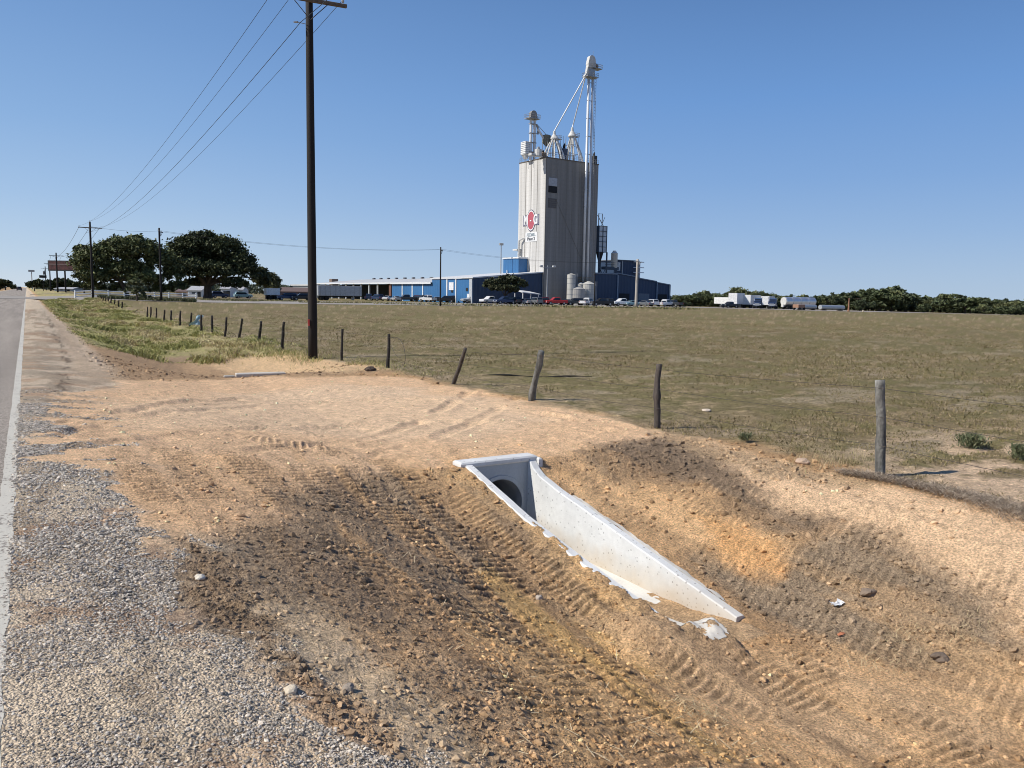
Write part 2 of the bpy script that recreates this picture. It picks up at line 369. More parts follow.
    if fine:
        ix = np.where((r < 32) & (X > .2) & (X < 9.5))[0]; x = X[ix]; y = Y[ix]; t = np.zeros(len(ix)); tc_ = np.zeros(len(ix))
        jx = (fbm(x*3, y*3, 81, 3)-.5)*.12
        for (pts, wd, per, dep, kind) in TRACKS:
            P = resample(WG(pts) if kind[-1] != 'W' else np.array(pts)); kind_ = kind.rstrip('W'); q = (x > P[:, 0].min()-1) & (x < P[:, 0].max()+1) & (y > P[:, 1].min()-1) & (y < P[:, 1].max()+1)
            d, sd_, al = pathd(x[q]+jx[q], y[q]+jx[q]*.5, P); L = al.max() if len(al) else 1
            brk = ss(.34, .56, fbm(x[q]*1.9, y[q]*1.2, 83, 4))*(.45+.9*fbm(x[q]*6, y[q]*6, 84, 3))*ss(0, .3, al)*ss(L, L-.3, al)
            inn = ss(wd/2, wd/2-.03, d)
            if kind_ == 'cleat':
                ph = ((al-.28*sd_)/per+fbm(x[q]*1.3, y[q]*1.3, 85, 2)*.9) % 1
                bar = ss(.0, .25, ph)*ss(.62, .40, ph)
                t[q] += brk*inn*(-dep*.5+bar*dep*1.5); tc_[q] += brk*inn*(bar-.6)*.9
            elif kind_ == 'lug':
                ph = (al/per+np.sign(sd_)*.25) % 1; lat = (np.abs(sd_)/(wd/4)) % 1
                bar = ss(.0, .2, ph)*ss(.7, .5, ph)*ss(.0, .2, lat)*ss(1, .75, lat)
                t[q] += brk*inn*(-dep+(1-bar)*dep*1.1); tc_[q] += brk*inn*(-bar*.6)
            else:
                berm = np.exp(-((d-wd*.66)/(.16*wd+.05))**2)
                inn = ss(wd/2+.04, wd/2-.08, d); t[q] += brk*(-inn*dep+berm*dep*.6); tc_[q] += brk*(-inn*.13+berm*.06)
        fl = 1-fld[ix]; rb = np.where((x > 5.6) & (y < 9.5), .38, 1); t = t*rb; tc_ = tc_*np.where(rb < 1, .45, 1); t = t*np.clip((r[ix]-2.2)/4.5, .35, 1)
        dz[ix] += t*fl; col[ix] *= (1+np.clip(tc_*fl, -.6, .4)*.8)[:, None]  # groove shade and lit bars of the tracks also painted into the soil colour
    # keep-out: under road, along the trough walls, inside the trough
    dz *= ss(-.25, .4, X)
    dz = dz+.006*ss(-.20, -.145, X)*ss(.3, .0, X); eg = -.24; dz = np.where((X < eg) & (X > -8), -.045, dz)
    wtop = np.where(X < 5.1, np.interp(Y, *WTL), np.interp(Y, *WTY))
    nearT = ss(.75, .12, np.maximum(np.maximum(TX0-.12-X, X-TX1-.12), 0))*ss(TY0-.9, TY0-.1, Y)*ss(TY1+.8, TY1+.2, Y)
    tgt = np.where(X < 5.1, wtop-.014+ss(7.4, 6.2, Y)*(.016+(n2-.5)*.08+(n3-.5)*.05)+.06*ss(5.6, 4.8, Y), wtop-.03)+np.where(Y > TY1, .0, 0)
    tgt = np.where(Y > TY1, -.535, tgt)
    zz = z+dz; zz = zz*(1-nearT)+(tgt+(n3-.5)*.05)*nearT
    ins = (X > TX0-.05) & (X < TX1+.05) & (Y > TY0-.05) & (Y < TY1+.07)
    wash = np.interp(Y, [4.7,5.0,5.3,5.6,6.4,7.2,8], [-1.385,-1.40,-1.44,-1.475,-1.50,-1.58,-1.60])+(fbm(X*5.5, Y*4, 89, 4)-.5)*.06
    fi = ss(TY0-.35, TY0+.35, Y); wash = wash*fi+(zz if True else 0)*(1-fi); ins = (X > TX0-.05) & (X < TX1+.05) & (Y > TY0-.35) & (Y < TY1+.07)
    zz = np.where(ins, wash, zz)
    wc = np.array((.52,.35,.2))*(.8+.4*n3)[:, None]
    col = np.where(ins[:, None], wc, col); clod = np.where(ins, .1, clod)
    # near mouth of the trough blends to the ditch floor
    col = np.clip(col, .01, None); col = col*np.minimum(1, .80/col.max(1))[:, None]
    return zz, col, clod, grav, grass

TRACKS = [
 ([(1.95,9.6),(2.0,7.5),(2.15,5.2),(2.3,3.0)], .46, 0.104, 0.014, 'cleatW'),
 ([(2.6,10.2),(2.6,8),(2.7,5.5),(2.9,2.5)], .46, 0.104, 0.016, 'cleatW'),
 ([(3.2,10.0),(3.15,8),(3.2,5.5),(3.4,2.5)], .50, 0.104, 0.017, 'cleatW'),
 ([(3.75,9.6),(3.7,8),(3.75,5.5),(3.95,2.3)], .46, 0.104, 0.016, 'cleatW'),
 ([(4.25,8.9),(4.2,7.5),(4.3,5.0),(4.5,2.0)], .40, 0.096, 0.012, 'cleatW'),
 ([(1.25,9.5),(1.28,8.2),(1.35,6.6),(1.5,5.2)], .42, 0.096, 0.012, 'cleatW'),
 ([(.72,9.4),(.78,8.0),(.95,6.2)], .36, 0.096, 0.012, 'cleatW'),
 ([(1.7,11.5),(2.4,10.4),(3.4,9.8),(4.2,10.2)], .42, 0.104, 0.010, 'cleatW'),
 ([(2.4,12.4),(3.2,11.2),(4.2,10.9)], .42, 0.104, 0.008, 'cleatW'),
 ([(6.1,8.6),(6.15,6.5),(6.2,4.4),(6.1,2.2)], .42, 0.104, 0.012, 'cleatW'),
 ([(6.75,9.0),(6.8,6.5),(6.85,4.4),(6.7,2.2)], .46, 0.104, 0.012, 'cleatW'),
 ([(7.35,8.8),(7.4,6.5),(7.4,4.0),(7.3,2.4)], .42, 0.104, 0.011, 'cleatW'),
 ([(560,632),(620,672),(690,730),(730,766)], .42, .10, .014, 'lug'),
 ([(760,640),(850,690),(960,740),(1020,768)], .42, .10, .012, 'lug'),
 ([(5.1,4.6),(5.0,3.6),(4.7,2.6),(4.2,1.6)], .42, 0.096, 0.012, 'cleatW'),
 ([(5.7,4.5),(5.5,3.5),(5.2,2.5),(4.8,1.6)], .42, 0.096, 0.011, 'cleatW'),
 ([(480,386),(450,405),(410,428),(330,445),(240,452)], .28, 1, .034, 'rut'),
 ([(520,396),(490,415),(440,438),(360,455)], .28, 1, .026, 'rut'),
 ([(40,440),(140,415),(300,402),(420,398),(540,412),(640,440),(720,468),(860,520)], .3, 1, .034, 'rut'),
 ([(60,425),(180,400),(330,390),(430,388),(560,405),(660,430),(740,452),(900,500),(1020,545)], .3, 1, .034, 'rut'),
 ([(50,455),(150,440),(280,428),(400,420),(500,425)], .35, 1, .024, 'rut'),
 ([(600,430),(560,445),(470,450),(380,462)], .3, 1, .024, 'rut'),
 ([(720,452),(800,480),(900,515),(1022,560)], .3, .14, .018, 'lug'),
 ([(740,470),(830,505),(930,550),(1022,600)], .35, .14, .018, 'lug'),
 ([(480,590),(560,650),(640,710),(700,766)], .16, 1, .045, 'rut'),
 ([(3.45,9),(3.4,6),(3.6,2.5)], .14, 1, .014, 'rutW'),
 ([(2.9,9),(2.9,6),(3.1,2.5)], .14, 1, .012, 'rutW'),
]
def polar(az, rr):
    A, Rr = np.meshgrid(az, rr, indexing='ij'); return (np.sin(A)*Rr).ravel(), (np.cos(A)*Rr).ravel(), Rr.ravel()
azs = np.unique(np.r_[np.radians(np.linspace(-9, 74, 1380)), np.radians(np.linspace(74, 351, 110))[1:-1]])
ks = np.r_[np.linspace(2200, 540, 40), np.arange(530, 190, -1.05), np.arange(189.6, 62, -.55), np.arange(61.5, 9, -1.05), np.geomspace(8.6, .17, 34)]
rs = F*1.65/ks
X, Y, Rr = polar(azs, rs)
Z, colr, clod, grav, grass = ground_fields(X, Y, Rr, True)
na, nr = len(azs), len(rs)
i, j = np.meshgrid(np.arange(na), np.arange(nr-1), indexing='ij'); i2 = (i+1) % na
Fq = np.stack([i*nr+j, i*nr+j+1, i2*nr+j+1, i2*nr+j], -1).reshape(-1, 4)
kz = Z[Fq]; zr = kz.max(1)-kz.min(1); xm_ = X[Fq].mean(1); ym_ = Y[Fq].mean(1)
Fq = Fq[~((zr > .15) & (xm_ > TX0-.03) & (xm_ < TX1+.03) & (ym_ > TY1-.1) & (ym_ < TY1+.25))]     # the opening of the pipe
V = np.c_[X, Y, Z]
def ground_mat():
    m = bpy.data.materials.new('earth and pasture'); m.use_nodes = True; nt = m.node_tree; N = nt.nodes; L = nt.links
    b = N['Principled BSDF']; b.inputs['Roughness'].default_value = .95; b.inputs['Specular IOR Level'].default_value = .15
    tc = N.new('ShaderNodeTexCoord'); ca = N.new('ShaderNodeAttribute'); ca.attribute_name = 'Col'
    ma = N.new('ShaderNodeAttribute'); ma.attribute_name = 'Msk'; sp = N.new('ShaderNodeSeparateColor'); L.new(ma.outputs['Color'], sp.inputs[0])
    def math_(op, a, b_, clamp=False):
        n = N.new('ShaderNodeMath'); n.operation = op; n.use_clamp = clamp
        for k, q in enumerate((a, b_)):
            if isinstance(q, (int, float)): n.inputs[k].default_value = q
            else: L.new(q, n.inputs[k])
        return n.outputs[0]
    def noise(sc, det=4, zs=None):
        n = N.new('ShaderNodeTexNoise'); n.inputs['Scale'].default_value = sc; n.inputs['Detail'].default_value = det
        n.inputs['Roughness'].default_value = .65
        L.new(tc.outputs['Object'], n.inputs['Vector']); return n.outputs['Fac']
    def mr(f, a, b_, lo, hi):
        n = N.new('ShaderNodeMapRange'); n.inputs[1].default_value = a; n.inputs[2].default_value = b_
        n.inputs[3].default_value = lo; n.inputs[4].default_value = hi; L.new(f, n.inputs[0]); return n.outputs[0]
    v = N.new('ShaderNodeTexVoronoi'); v.inputs['Scale'].default_value = 80; L.new(tc.outputs['Object'], v.inputs['Vector'])
    vs = N.new('ShaderNodeSeparateColor'); L.new(v.outputs['Color'], vs.inputs[0])
    # stones: random brightness per cell, dark joints
    st = math_('MULTIPLY', mr(vs.outputs[0], 0, 1, .55, 1.45), mr(v.outputs['Distance'], .0, .55, 1.25, .70))
    n1 = noise(9, 6); n2 = noise(46, 4); n3 = noise(160, 3); n4 = noise(2.4, 5)
    dirt = math_('MULTIPLY', mr(n1, .3, .7, .74, 1.22), math_('MULTIPLY', mr(n2, .32, .66, .50, 1.40), mr(n3, .3, .7, .68, 1.28)))
    gs = math_('MULTIPLY', math_('MULTIPLY', mr(noise(3.3, 4), .645, .70, 1, 1.75), mr(noise(2.1, 4), .30, .37, .62, 1)), math_('MULTIPLY', mr(n1, .3, .7, .62, 1.35), mr(n2, .32, .68, .55, 1.5)))
    mx = N.new('ShaderNodeMix'); mx.data_type = 'FLOAT'; L.new(math_('MULTIPLY', sp.outputs[0], mr(n4, .35, .6, .45, .95)), mx.inputs[0]); L.new(dirt, mx.inputs[2]); L.new(st, mx.inputs[3])
    mx2 = N.new('ShaderNodeMix'); mx2.data_type = 'FLOAT'; L.new(sp.outputs[1], mx2.inputs[0]); L.new(mx.outputs[0], mx2.inputs[2]); L.new(gs, mx2.inputs[3])
    sc = N.new('ShaderNodeVectorMath'); sc.operation = 'SCALE'; L.new(ca.outputs['Color'], sc.inputs[0]); L.new(mx2.outputs[0], sc.inputs['Scale'])
    L.new(sc.outputs[0], b.inputs['Base Color'])
    h = math_('ADD', math_('MULTIPLY', n2, math_('ADD', .55, math_('MULTIPLY', sp.outputs[2], 1.3))), math_('MULTIPLY', n3, .35))
    h = math_('ADD', h, math_('MULTIPLY', n1, math_('ADD', .5, math_('MULTIPLY', sp.outputs[2], 1.0))))
    gh = math_('MULTIPLY', math_('SUBTRACT', .6, v.outputs['Distance']), math_('MULTIPLY', sp.outputs[0], .55))
    h = math_('ADD', h, gh)
    bp = N.new('ShaderNodeBump'); bp.inputs['Distance'].default_value = .03; bp.inputs['Strength'].default_value = 1
    L.new(h, bp.inputs['Height']); L.new(bp.outputs[0], b.inputs['Normal'])
    return m
g = npmesh('ground', V, Fq, ground_mat(), colors=colr, smooth=True, attrs={'Msk': np.c_[grav, grass, clod]})
tag(g, kind='structure')
# nearest ring under the photographer
n = 48; vs = [(math.sin(2*math.pi*k/n)*rs[0]*1.06, math.cos(2*math.pi*k/n)*rs[0]*1.06) for k in range(n)]
fx = np.array([v[0] for v in vs]+[0]); fy = np.array([v[1] for v in vs]+[0])
npmesh('shoulder', np.c_[fx, fy, zb(fx, fy)-.02], np.array([(k, n, (k+1) % n) for k in range(n)]), g.data.materials[0],
       colors=np.tile((.2,.17,.14), (n+1, 1)), attrs={'Msk': np.tile((1,0,0), (n+1, 1))})['kind'] = 'structure'

# ------------------------------------------------------------------ road
def asphalt():
    m = bpy.data.materials.new('worn asphalt'); m.use_nodes = True; nt = m.node_tree; N = nt.nodes; L = nt.links; b = N['Principled BSDF']
    b.inputs['Roughness'].default_value = .9; b.inputs['Specular IOR Level'].default_value = .2
    tc = N.new('ShaderNodeTexCoord'); v = N.new('ShaderNodeTexVoronoi'); v.inputs['Scale'].default_value = 75
    L.new(tc.outputs['Object'], v.inputs['Vector'])
    cr = N.new('ShaderNodeValToRGB'); cr.color_ramp.elements[0].color = (.17,.145,.12,1); cr.color_ramp.elements[1].color = (.44,.385,.325,1)
    s = N.new('ShaderNodeSeparateColor'); L.new(v.outputs['Color'], s.inputs[0]); L.new(s.outputs[0], cr.inputs[0])
    mp = N.new('ShaderNodeMapping'); mp.inputs['Scale'].default_value = (1.2, .05, 1); L.new(tc.outputs['Object'], mp.inputs[0])
    n = N.new('ShaderNodeTexNoise'); n.inputs['Scale'].default_value = 1.6; n.inputs['Detail'].default_value = 5; L.new(mp.outputs[0], n.inputs['Vector'])
    r = N.new('ShaderNodeMapRange'); r.inputs[1].default_value = .3; r.inputs[2].default_value = .7; r.inputs[3].default_value = .8; r.inputs[4].default_value = 1.2
    L.new(n.outputs['Fac'], r.inputs[0]); q = N.new('ShaderNodeVectorMath'); q.operation = 'SCALE'; L.new(cr.outputs[0], q.inputs[0]); L.new(r.outputs[0], q.inputs['Scale'])
    L.new(q.outputs[0], b.inputs['Base Color'])
    bp = N.new('ShaderNodeBump'); bp.inputs['Distance'].default_value = .006; L.new(v.outputs['Distance'], bp.inputs['Height']); L.new(bp.outputs[0], b.inputs['Normal'])
    return m
ys = np.r_[np.arange(-30, 40, .12), np.geomspace(40, 1500, 80)]
edge = -.13+(fbm(ys*1.7, ys*0, 7, 4)-.5)*.05*ss(4, 12, ys)
XX = np.stack([np.full_like(ys, -7.7), np.full_like(ys, -4), np.full_like(ys, -.16), edge], 1)
V = np.c_[XX.ravel(), np.repeat(ys, 4), np.stack([ys*0+.010, ys*0+.010, ys*0+.005, ys*0+.003], 1).ravel()]
k = np.arange(len(ys)-1)[:, None]*4+np.arange(3)[None]; k = k.ravel()
o = npmesh('road', V, np.stack([k, k+1, k+5, k+4], 1), asphalt()); tag(o, kind='structure')
# edge line and centre line: worn paint with a ragged rim
def paint(name, col):
    m = bpy.data.materials.new(name); m.use_nodes = True; nt = m.node_tree; N = nt.nodes; L = nt.links; b = N['Principled BSDF']; b.inputs['Roughness'].default_value = .8
    tc = N.new('ShaderNodeTexCoord'); n = N.new('ShaderNodeTexNoise'); n.inputs['Scale'].default_value = 38; n.inputs['Detail'].default_value = 6; L.new(tc.outputs['Object'], n.inputs['Vector'])
    n2 = N.new('ShaderNodeTexNoise'); n2.inputs['Scale'].default_value = 3; L.new(tc.outputs['Object'], n2.inputs['Vector'])
    ad = N.new('ShaderNodeMath'); ad.operation = 'MULTIPLY_ADD'; L.new(n2.outputs['Fac'], ad.inputs[0]); ad.inputs[1].default_value = .35; L.new(n.outputs['Fac'], ad.inputs[2])
    cr = N.new('ShaderNodeValToRGB'); cr.color_ramp.elements[0].position = .50; cr.color_ramp.elements[0].color = (.22,.19,.16,1)
    cr.color_ramp.elements[1].position = .60; cr.color_ramp.elements[1].color = (*col, 1); L.new(ad.outputs[0], cr.inputs[0]); L.new(cr.outputs[0], b.inputs['Base Color'])
    bp = N.new('ShaderNodeBump'); bp.inputs['Distance'].default_value = .004; L.new(n.outputs['Fac'], bp.inputs['Height']); L.new(bp.outputs[0], b.inputs['Normal'])
    return m
def line(name, x0, x1, m):
    wv = (fbm(ys*6, ys*0+3, 8, 3)-.5)*.02
    V = np.c_[np.stack([x0+wv, x1+wv*1.4], 1).ravel(), np.repeat(ys, 2), np.full(len(ys)*2, .0075)]
    k = np.arange(len(ys)-1)*2
    o = npmesh(name, V, np.stack([k, k+1, k+3, k+2], 1), m); tag(o, kind='structure')
line('road_edge_line', -.25, -.150, paint('worn white paint', (.52,.49,.42)))
line('road_centre_line', -3.95, -3.83, paint('worn yellow paint', (.55,.40,.10)))
# crossing side road
MA = mat('pale side road', (.20,.17,.145), .95, noise=[(.6,.85,1.15,1),(9,.8,1.2,1)])
def drape(name, x0, x1, y0, y1, m, dz=.02, nx=60, ny=10, rz=0, org=(0,0)):
    U, W = np.meshgrid(np.linspace(x0, x1, nx), np.linspace(y0, y1, ny), indexing='ij'); U = U.ravel(); W = W.ravel()
    Xw = org[0]+U*math.cos(rz)-W*math.sin(rz); Yw = org[1]+U*math.sin(rz)+W*math.cos(rz)
    i, j = np.meshgrid(np.arange(nx-1), np.arange(ny-1), indexing='ij')
    Fc = np.stack([i*ny+j, (i+1)*ny+j, (i+1)*ny+j+1, i*ny+j+1], -1).reshape(-1, 4)
    o = npmesh(name, np.c_[Xw, Yw, zb(Xw, Yw)+dz], Fc, m); tag(o, kind='structure'); return o
drape('side_road', .6, 60, 215, 221, MA, .05)
drape('side_road_west', -90, -7.7, 215, 222, MA, .05)

# ------------------------------------------------------------------ loose stones, clods and straw
ico = None
def ico_base():
    import bmesh
    bm = bmesh.new(); bmesh.ops.create_icosphere(bm, subdivisions=1, radius=1); v = np.array([q.co[:] for q in bm.verts]); f = np.array([[q.index for q in p.verts] for p in bm.faces]); bm.free(); return v, f
IV, IF = ico_base()
def stones(name, P, S, cols, m, flat=.6, jag=.35):
    n = len(P); V = np.repeat(IV[None], n, 0)
    V = V*(1+(RNG.random((n, len(IV), 1))-.5)*2*jag)
    V = V*np.stack([S*(.8+.5*RNG.random(n)), S*(.8+.4*RNG.random(n)), S*flat*(.7+.6*RNG.random(n))], 1)[:, None]
    a = RNG.random(n)*6.28; t = (RNG.random(n)-.5)*1.2
    ct, st = np.cos(t)[:, None], np.sin(t)[:, None]; y = V[..., 1]*ct-V[..., 2]*st; z = V[..., 1]*st+V[..., 2]*ct
    ca, sa = np.cos(a)[:, None], np.sin(a)[:, None]; x = V[..., 0]*ca-y*sa; y2 = V[..., 0]*sa+y*ca
    V = np.stack([x, y2, z], -1)+P[:, None]
    Fc = IF[None]+np.arange(n)[:, None, None]*len(IV)
    return npmesh(name, V.reshape(-1, 3), Fc.reshape(-1, 3), m, colors=np.repeat(cols, len(IV), 0))
MST = mat('loose stone', attr='Col', rough=.9, spec=.2, noise=[(60, .8, 1.2, 1)])
def sample(n, rmin, rmax, p=1.0):
    az = np.radians(RNG.uniform(-6, 70, n)); k = RNG.random(n)**p; r = 1/(1/rmax+(1/rmin-1/rmax)*k)
    r = np.where(RNG.random(n) < .5, r, rmin+(rmax-rmin)*RNG.random(n))
    return np.sin(az)*r, np.cos(az)*r, r
x, y, r = sample(250000, 2.2, 26)
z, c, cl, gr, gs = ground_fields(x, y, r, True)
ok = (x > -.19) & (gs < .3) ; notin = ~((x > TX0-.15) & (x < TX1+.15) & (y > TY0-.1) & (y < TY1+.3))
ok &= notin
u = RNG.random(len(x))
sel = ok & (gr > .40) & (u < .85*(.12+.88*ss(.42, .6, fbm(x*1.8, y*1.8, 95, 4)))) & (r < 15)
S = (.0034+.0062*RNG.random(sel.sum())**2.5)*np.clip(r[sel]/4.5, .9, 1.7)
br = (.20+.55*RNG.random(sel.sum())**1.2)[:, None]*np.array([[1, .87, .71]])
stones('gravel', np.c_[x, y, z+.003][sel], S, br, MST); tag(bpy.data.objects['gravel'], 'grey crushed stones scattered loose along the road shoulder', 'gravel', kind='stuff')
xg = RNG.uniform(-.19, 1.9, 210000); yg = 1.6+11.5*RNG.random(210000)**1.7; rg_ = np.hypot(xg, yg)
zg, cg, clg, grg, gsg = ground_fields(xg, yg, rg_, True)
s2 = (grg > .35) & (RNG.random(len(xg)) < (.25+.75*ss(.40, .56, fbm(xg*1.8, yg*1.8, 95, 4)))*ss(.3, .7, grg)) & (RNG.random(len(xg)) < .55)
S2 = (.003+.0075*RNG.random(s2.sum())**3)*np.clip(rg_[s2]/4.5, .8, 1.7)
b2 = (.22+.55*RNG.random(s2.sum())**1.2)[:, None]*(np.array([[1, .89, .75]])*(1-.25*RNG.random((s2.sum(), 1)))+np.array([[.26, .235, .20]])*.25)
o = stones('gravel', np.c_[xg, yg, zg+.002][s2], S2, np.clip(b2, 0, .8), MST); tag(o, 'fine pale crushed stone loose beside the white road line', 'gravel', kind='stuff')
sel = ok & (gr < .4) & (u < (cl-.15)*.75)
S = (.004+.018*RNG.random(sel.sum())**7)*np.clip(r[sel]/5, .9, 2.3)
cc = c[sel]*(.40+.50*RNG.random(sel.sum()))[:, None]
stones('dirt_clods', np.c_[x, y, z+.003][sel], S, cc, MST, .75, .4); tag(bpy.data.objects['dirt_clods'], 'brown crumbled clods of earth strewn over the graded slopes', 'clods', kind='stuff')
sel = ok & (gr < .6) & (u > .985)
S = (.005+.012*RNG.random(sel.sum())**3)*np.clip(r[sel]/5, .9, 1.8)
cc = c[sel]*(.8+.5*RNG.random(sel.sum()))[:, None]
stones('pebbles', np.c_[x, y, z+.003][sel], S, np.clip(cc, 0, .75), MST); tag(bpy.data.objects['pebbles'], 'small pale pebbles scattered over the bare dirt', 'pebbles', kind='stuff')

def blades(name, P, Hh, W, lean, cols, m, seg=1):
    """flat tapered blades; P base points"""
    n = len(P); a = RNG.random(n)*6.283; ux, uy = np.cos(a), np.sin(a); la = RNG.random(n)*6.283; lx = np.cos(la)*lean*Hh; ly = np.sin(la)*lean*Hh
    z0 = np.zeros(n)
    b0 = P-np.c_[ux, uy, z0]*W[:, None]/2; b1 = P+np.c_[ux, uy, z0]*W[:, None]/2
    m0 = P+np.c_[lx*.35, ly*.35, Hh*.6]-np.c_[ux, uy, z0]*W[:, None]*.35; m1 = P+np.c_[lx*.35, ly*.35, Hh*.6]+np.c_[ux, uy, z0]*W[:, None]*.35
    t = P+np.c_[lx, ly, Hh*(1-.25*lean)]
    V = np.stack([b0, b1, m1, m0, t], 1).reshape(-1, 3); k = np.arange(n)[:, None]*5
    Fc = np.concatenate([k+np.array([[0,1,2]]), k+np.array([[0,2,3]]), k+np.array([[3,2,4]])], 0)
    return npmesh(name, V, Fc, m, colors=np.repeat(cols, 5, 0))
MGR = mat('grass blade', attr='Col', rough=.75, spec=.25, noise=[(1.5, .8, 1.2, 1)])
# straw bits lying on the dirt
n = 1100; x, y, r = sample(n, 2.3, 14); z, c, cl, gr, gs = ground_fields(x, y, r, True)
ok = (x > 1.5) & (x < 8.7) & (gs < .3) & (gr < .4) & ~((x > TX0-.15) & (x < TX1+.15) & (y > TY0-.1) & (y < TY1+.3))
ok &= fbm(x*.9, y*.9, 15, 3) > .46
x, y, z = x[ok], y[ok], z[ok]; n = len(x); a = RNG.random(n)*6.28; L_ = .03+.13*RNG.random(n)**2; wv = .0022
dx, dy = np.cos(a)*L_, np.sin(a)*L_; px_, py_ = -np.sin(a)*wv, np.cos(a)*wv; zz = z+.014
V = np.stack([np.c_[x-px_, y-py_, zz], np.c_[x+px_, y+py_, zz], np.c_[x+dx+px_, y+dy+py_, zz+.012], np.c_[x+dx-px_, y+dy-py_, zz+.012]], 1).reshape(-1, 3)
k = np.arange(n)[:, None]*4
o = npmesh('straw', V, k+np.array([[0,1,2,3]]), MST, colors=np.tile((.62,.50,.32), (n*4, 1))); tag(o, 'thin dry straws scattered on the bare soil', 'straw', kind='stuff')

# ------------------------------------------------------------------ grass
GC = np.array([(.31,.31,.10), (.41,.38,.15), (.56,.46,.23), (.66,.56,.33), (.20,.21,.07)])
n = 170000
yy = 24+110*RNG.random(n)**1.6; xx = RNG.uniform(1.2, 10.2, n)
nn = fbm(xx*1.6, yy*1.6, 9, 4); vg = ss(29, 31, yy+(nn-.5)*4-np.clip(xx-6, 0, 9)*.3)*ss(1.3, 2.1, xx+(nn-.5)*.5)
n5 = fbm(xx*.9, yy*.4, 19, 4); mound = ss(.40, .68, n5); keep = (RNG.random(n) < vg*(.45+.55*mound)) & (RNG.random(n) < np.where(xx > 8.9, .3, 1))
xx, yy, mound = xx[keep], yy[keep], mound[keep]; n = len(xx)
hh = (.07+.40*mound*ss(1.2, 3.2, xx)*(.35+.65*RNG.random(n)))*np.where(xx > 9, .6, 1)
f1 = fbm(xx*.55, yy*.28, 23, 4); dryp = ss(.44, .60, f1)
pick = np.where(RNG.random(n) < dryp, RNG.choice([2, 3, 2, 1, 5], n), RNG.choice([0, 1, 0, 4, 1], n))
GC = np.vstack([GC, [(.30,.22,.13)]])
o = blades('tall_grass', np.c_[xx, yy, zb(xx, yy)-.02], hh, .009+.0007*np.hypot(xx, yy)*(.5+.8*RNG.random(n)), 1.0, GC[pick]*(.7+.6*RNG.random(n))[:, None], MGR)
tag(o, 'tall green and straw coloured grass filling the verge before the fence', 'grass', kind='stuff')
# grass and weeds hugging the fence by the utility pole
def clump(name, cx, cy, sx, sy, n, h, cols, label, w=.012, lean=.7, cat='grass', kind='stuff'):
    x = cx+RNG.normal(0, sx, n); y = cy+RNG.normal(0, sy, n)
    c = np.array(cols)[RNG.integers(0, len(cols), n)]*(.7+.6*RNG.random(n))[:, None]
    o = blades(name, np.c_[x, y, zb(x, y)-.02], h*(.4+.8*RNG.random(n)), np.full(n, w)*(.7+.6*RNG.random(n)), lean, c, MGR); tag(o, label, cat, kind=kind); return o
n = 9000; yy = RNG.uniform(19, 36, n); xx = 8.5+RNG.normal(0, .55, n)+np.interp(yy, [17, 22, 34], [.6, .2, -.3]); nn = fbm(xx, yy*.8, 29, 3); kp = nn > .42; xx, yy = xx[kp], yy[kp]; n = len(xx)
o = blades('fence_line_weeds', np.c_[xx, yy, zb(xx, yy)-.02], (.04+.20*RNG.random(n)**2)*np.interp(yy, [17, 22, 30], [.45, .7, 1]), np.full(n, .014), .7, GC[RNG.choice([0,1,4,2], n)]*(.7+.5*RNG.random(n))[:, None], MGR)
tag(o, 'low green weeds growing around the foot of the fence near the utility pole', 'weeds', kind='stuff')
# short pasture stubble
n = 330000; az = np.radians(RNG.uniform(8, 70, n)); r = 8.5+130*RNG.random(n)**2.1
x = np.sin(az)*r; y = np.cos(az)*r; nn = fbm(x*1.6, y*1.6, 9, 4); n1 = fbm(x*.35, y*.35, 3, 4)
bs = np.clip(1.3*np.exp(-(((x-11.6)/3.4)**2+((y-4.8)/2.4)**2)), 0, 1)*ss(.40, .55, fbm(x*1.3, y*2.2, 5, 4))
kp = (x-8.75+(nn-.5)*1.3+(n1-.5)*.6 > .1) & (RNG.random(n) > bs*1.1) & (fbm(x*2.3, y*2.3, 27, 3) > .36); x, y, r = x[kp], y[kp], r[kp]; n = len(x)
FC = np.array([(.20,.16,.072), (.25,.195,.10), (.31,.24,.14), (.17,.15,.055), (.36,.28,.17)])
o = blades('pasture_grass', np.c_[x, y, zb(x, y)-.01], (.018+.055*RNG.random(n)**2)*np.clip(r/16, .8, 1.4)*ss(140, 40, r), .005+.0007*r, .9, FC[RNG.choice([0,0,1,1,2,3,3,4], n)]*(.8+.4*RNG.random(n))[:, None], MGR)
tag(o, 'short olive and straw coloured pasture grass across the field', 'grass', kind='stuff')
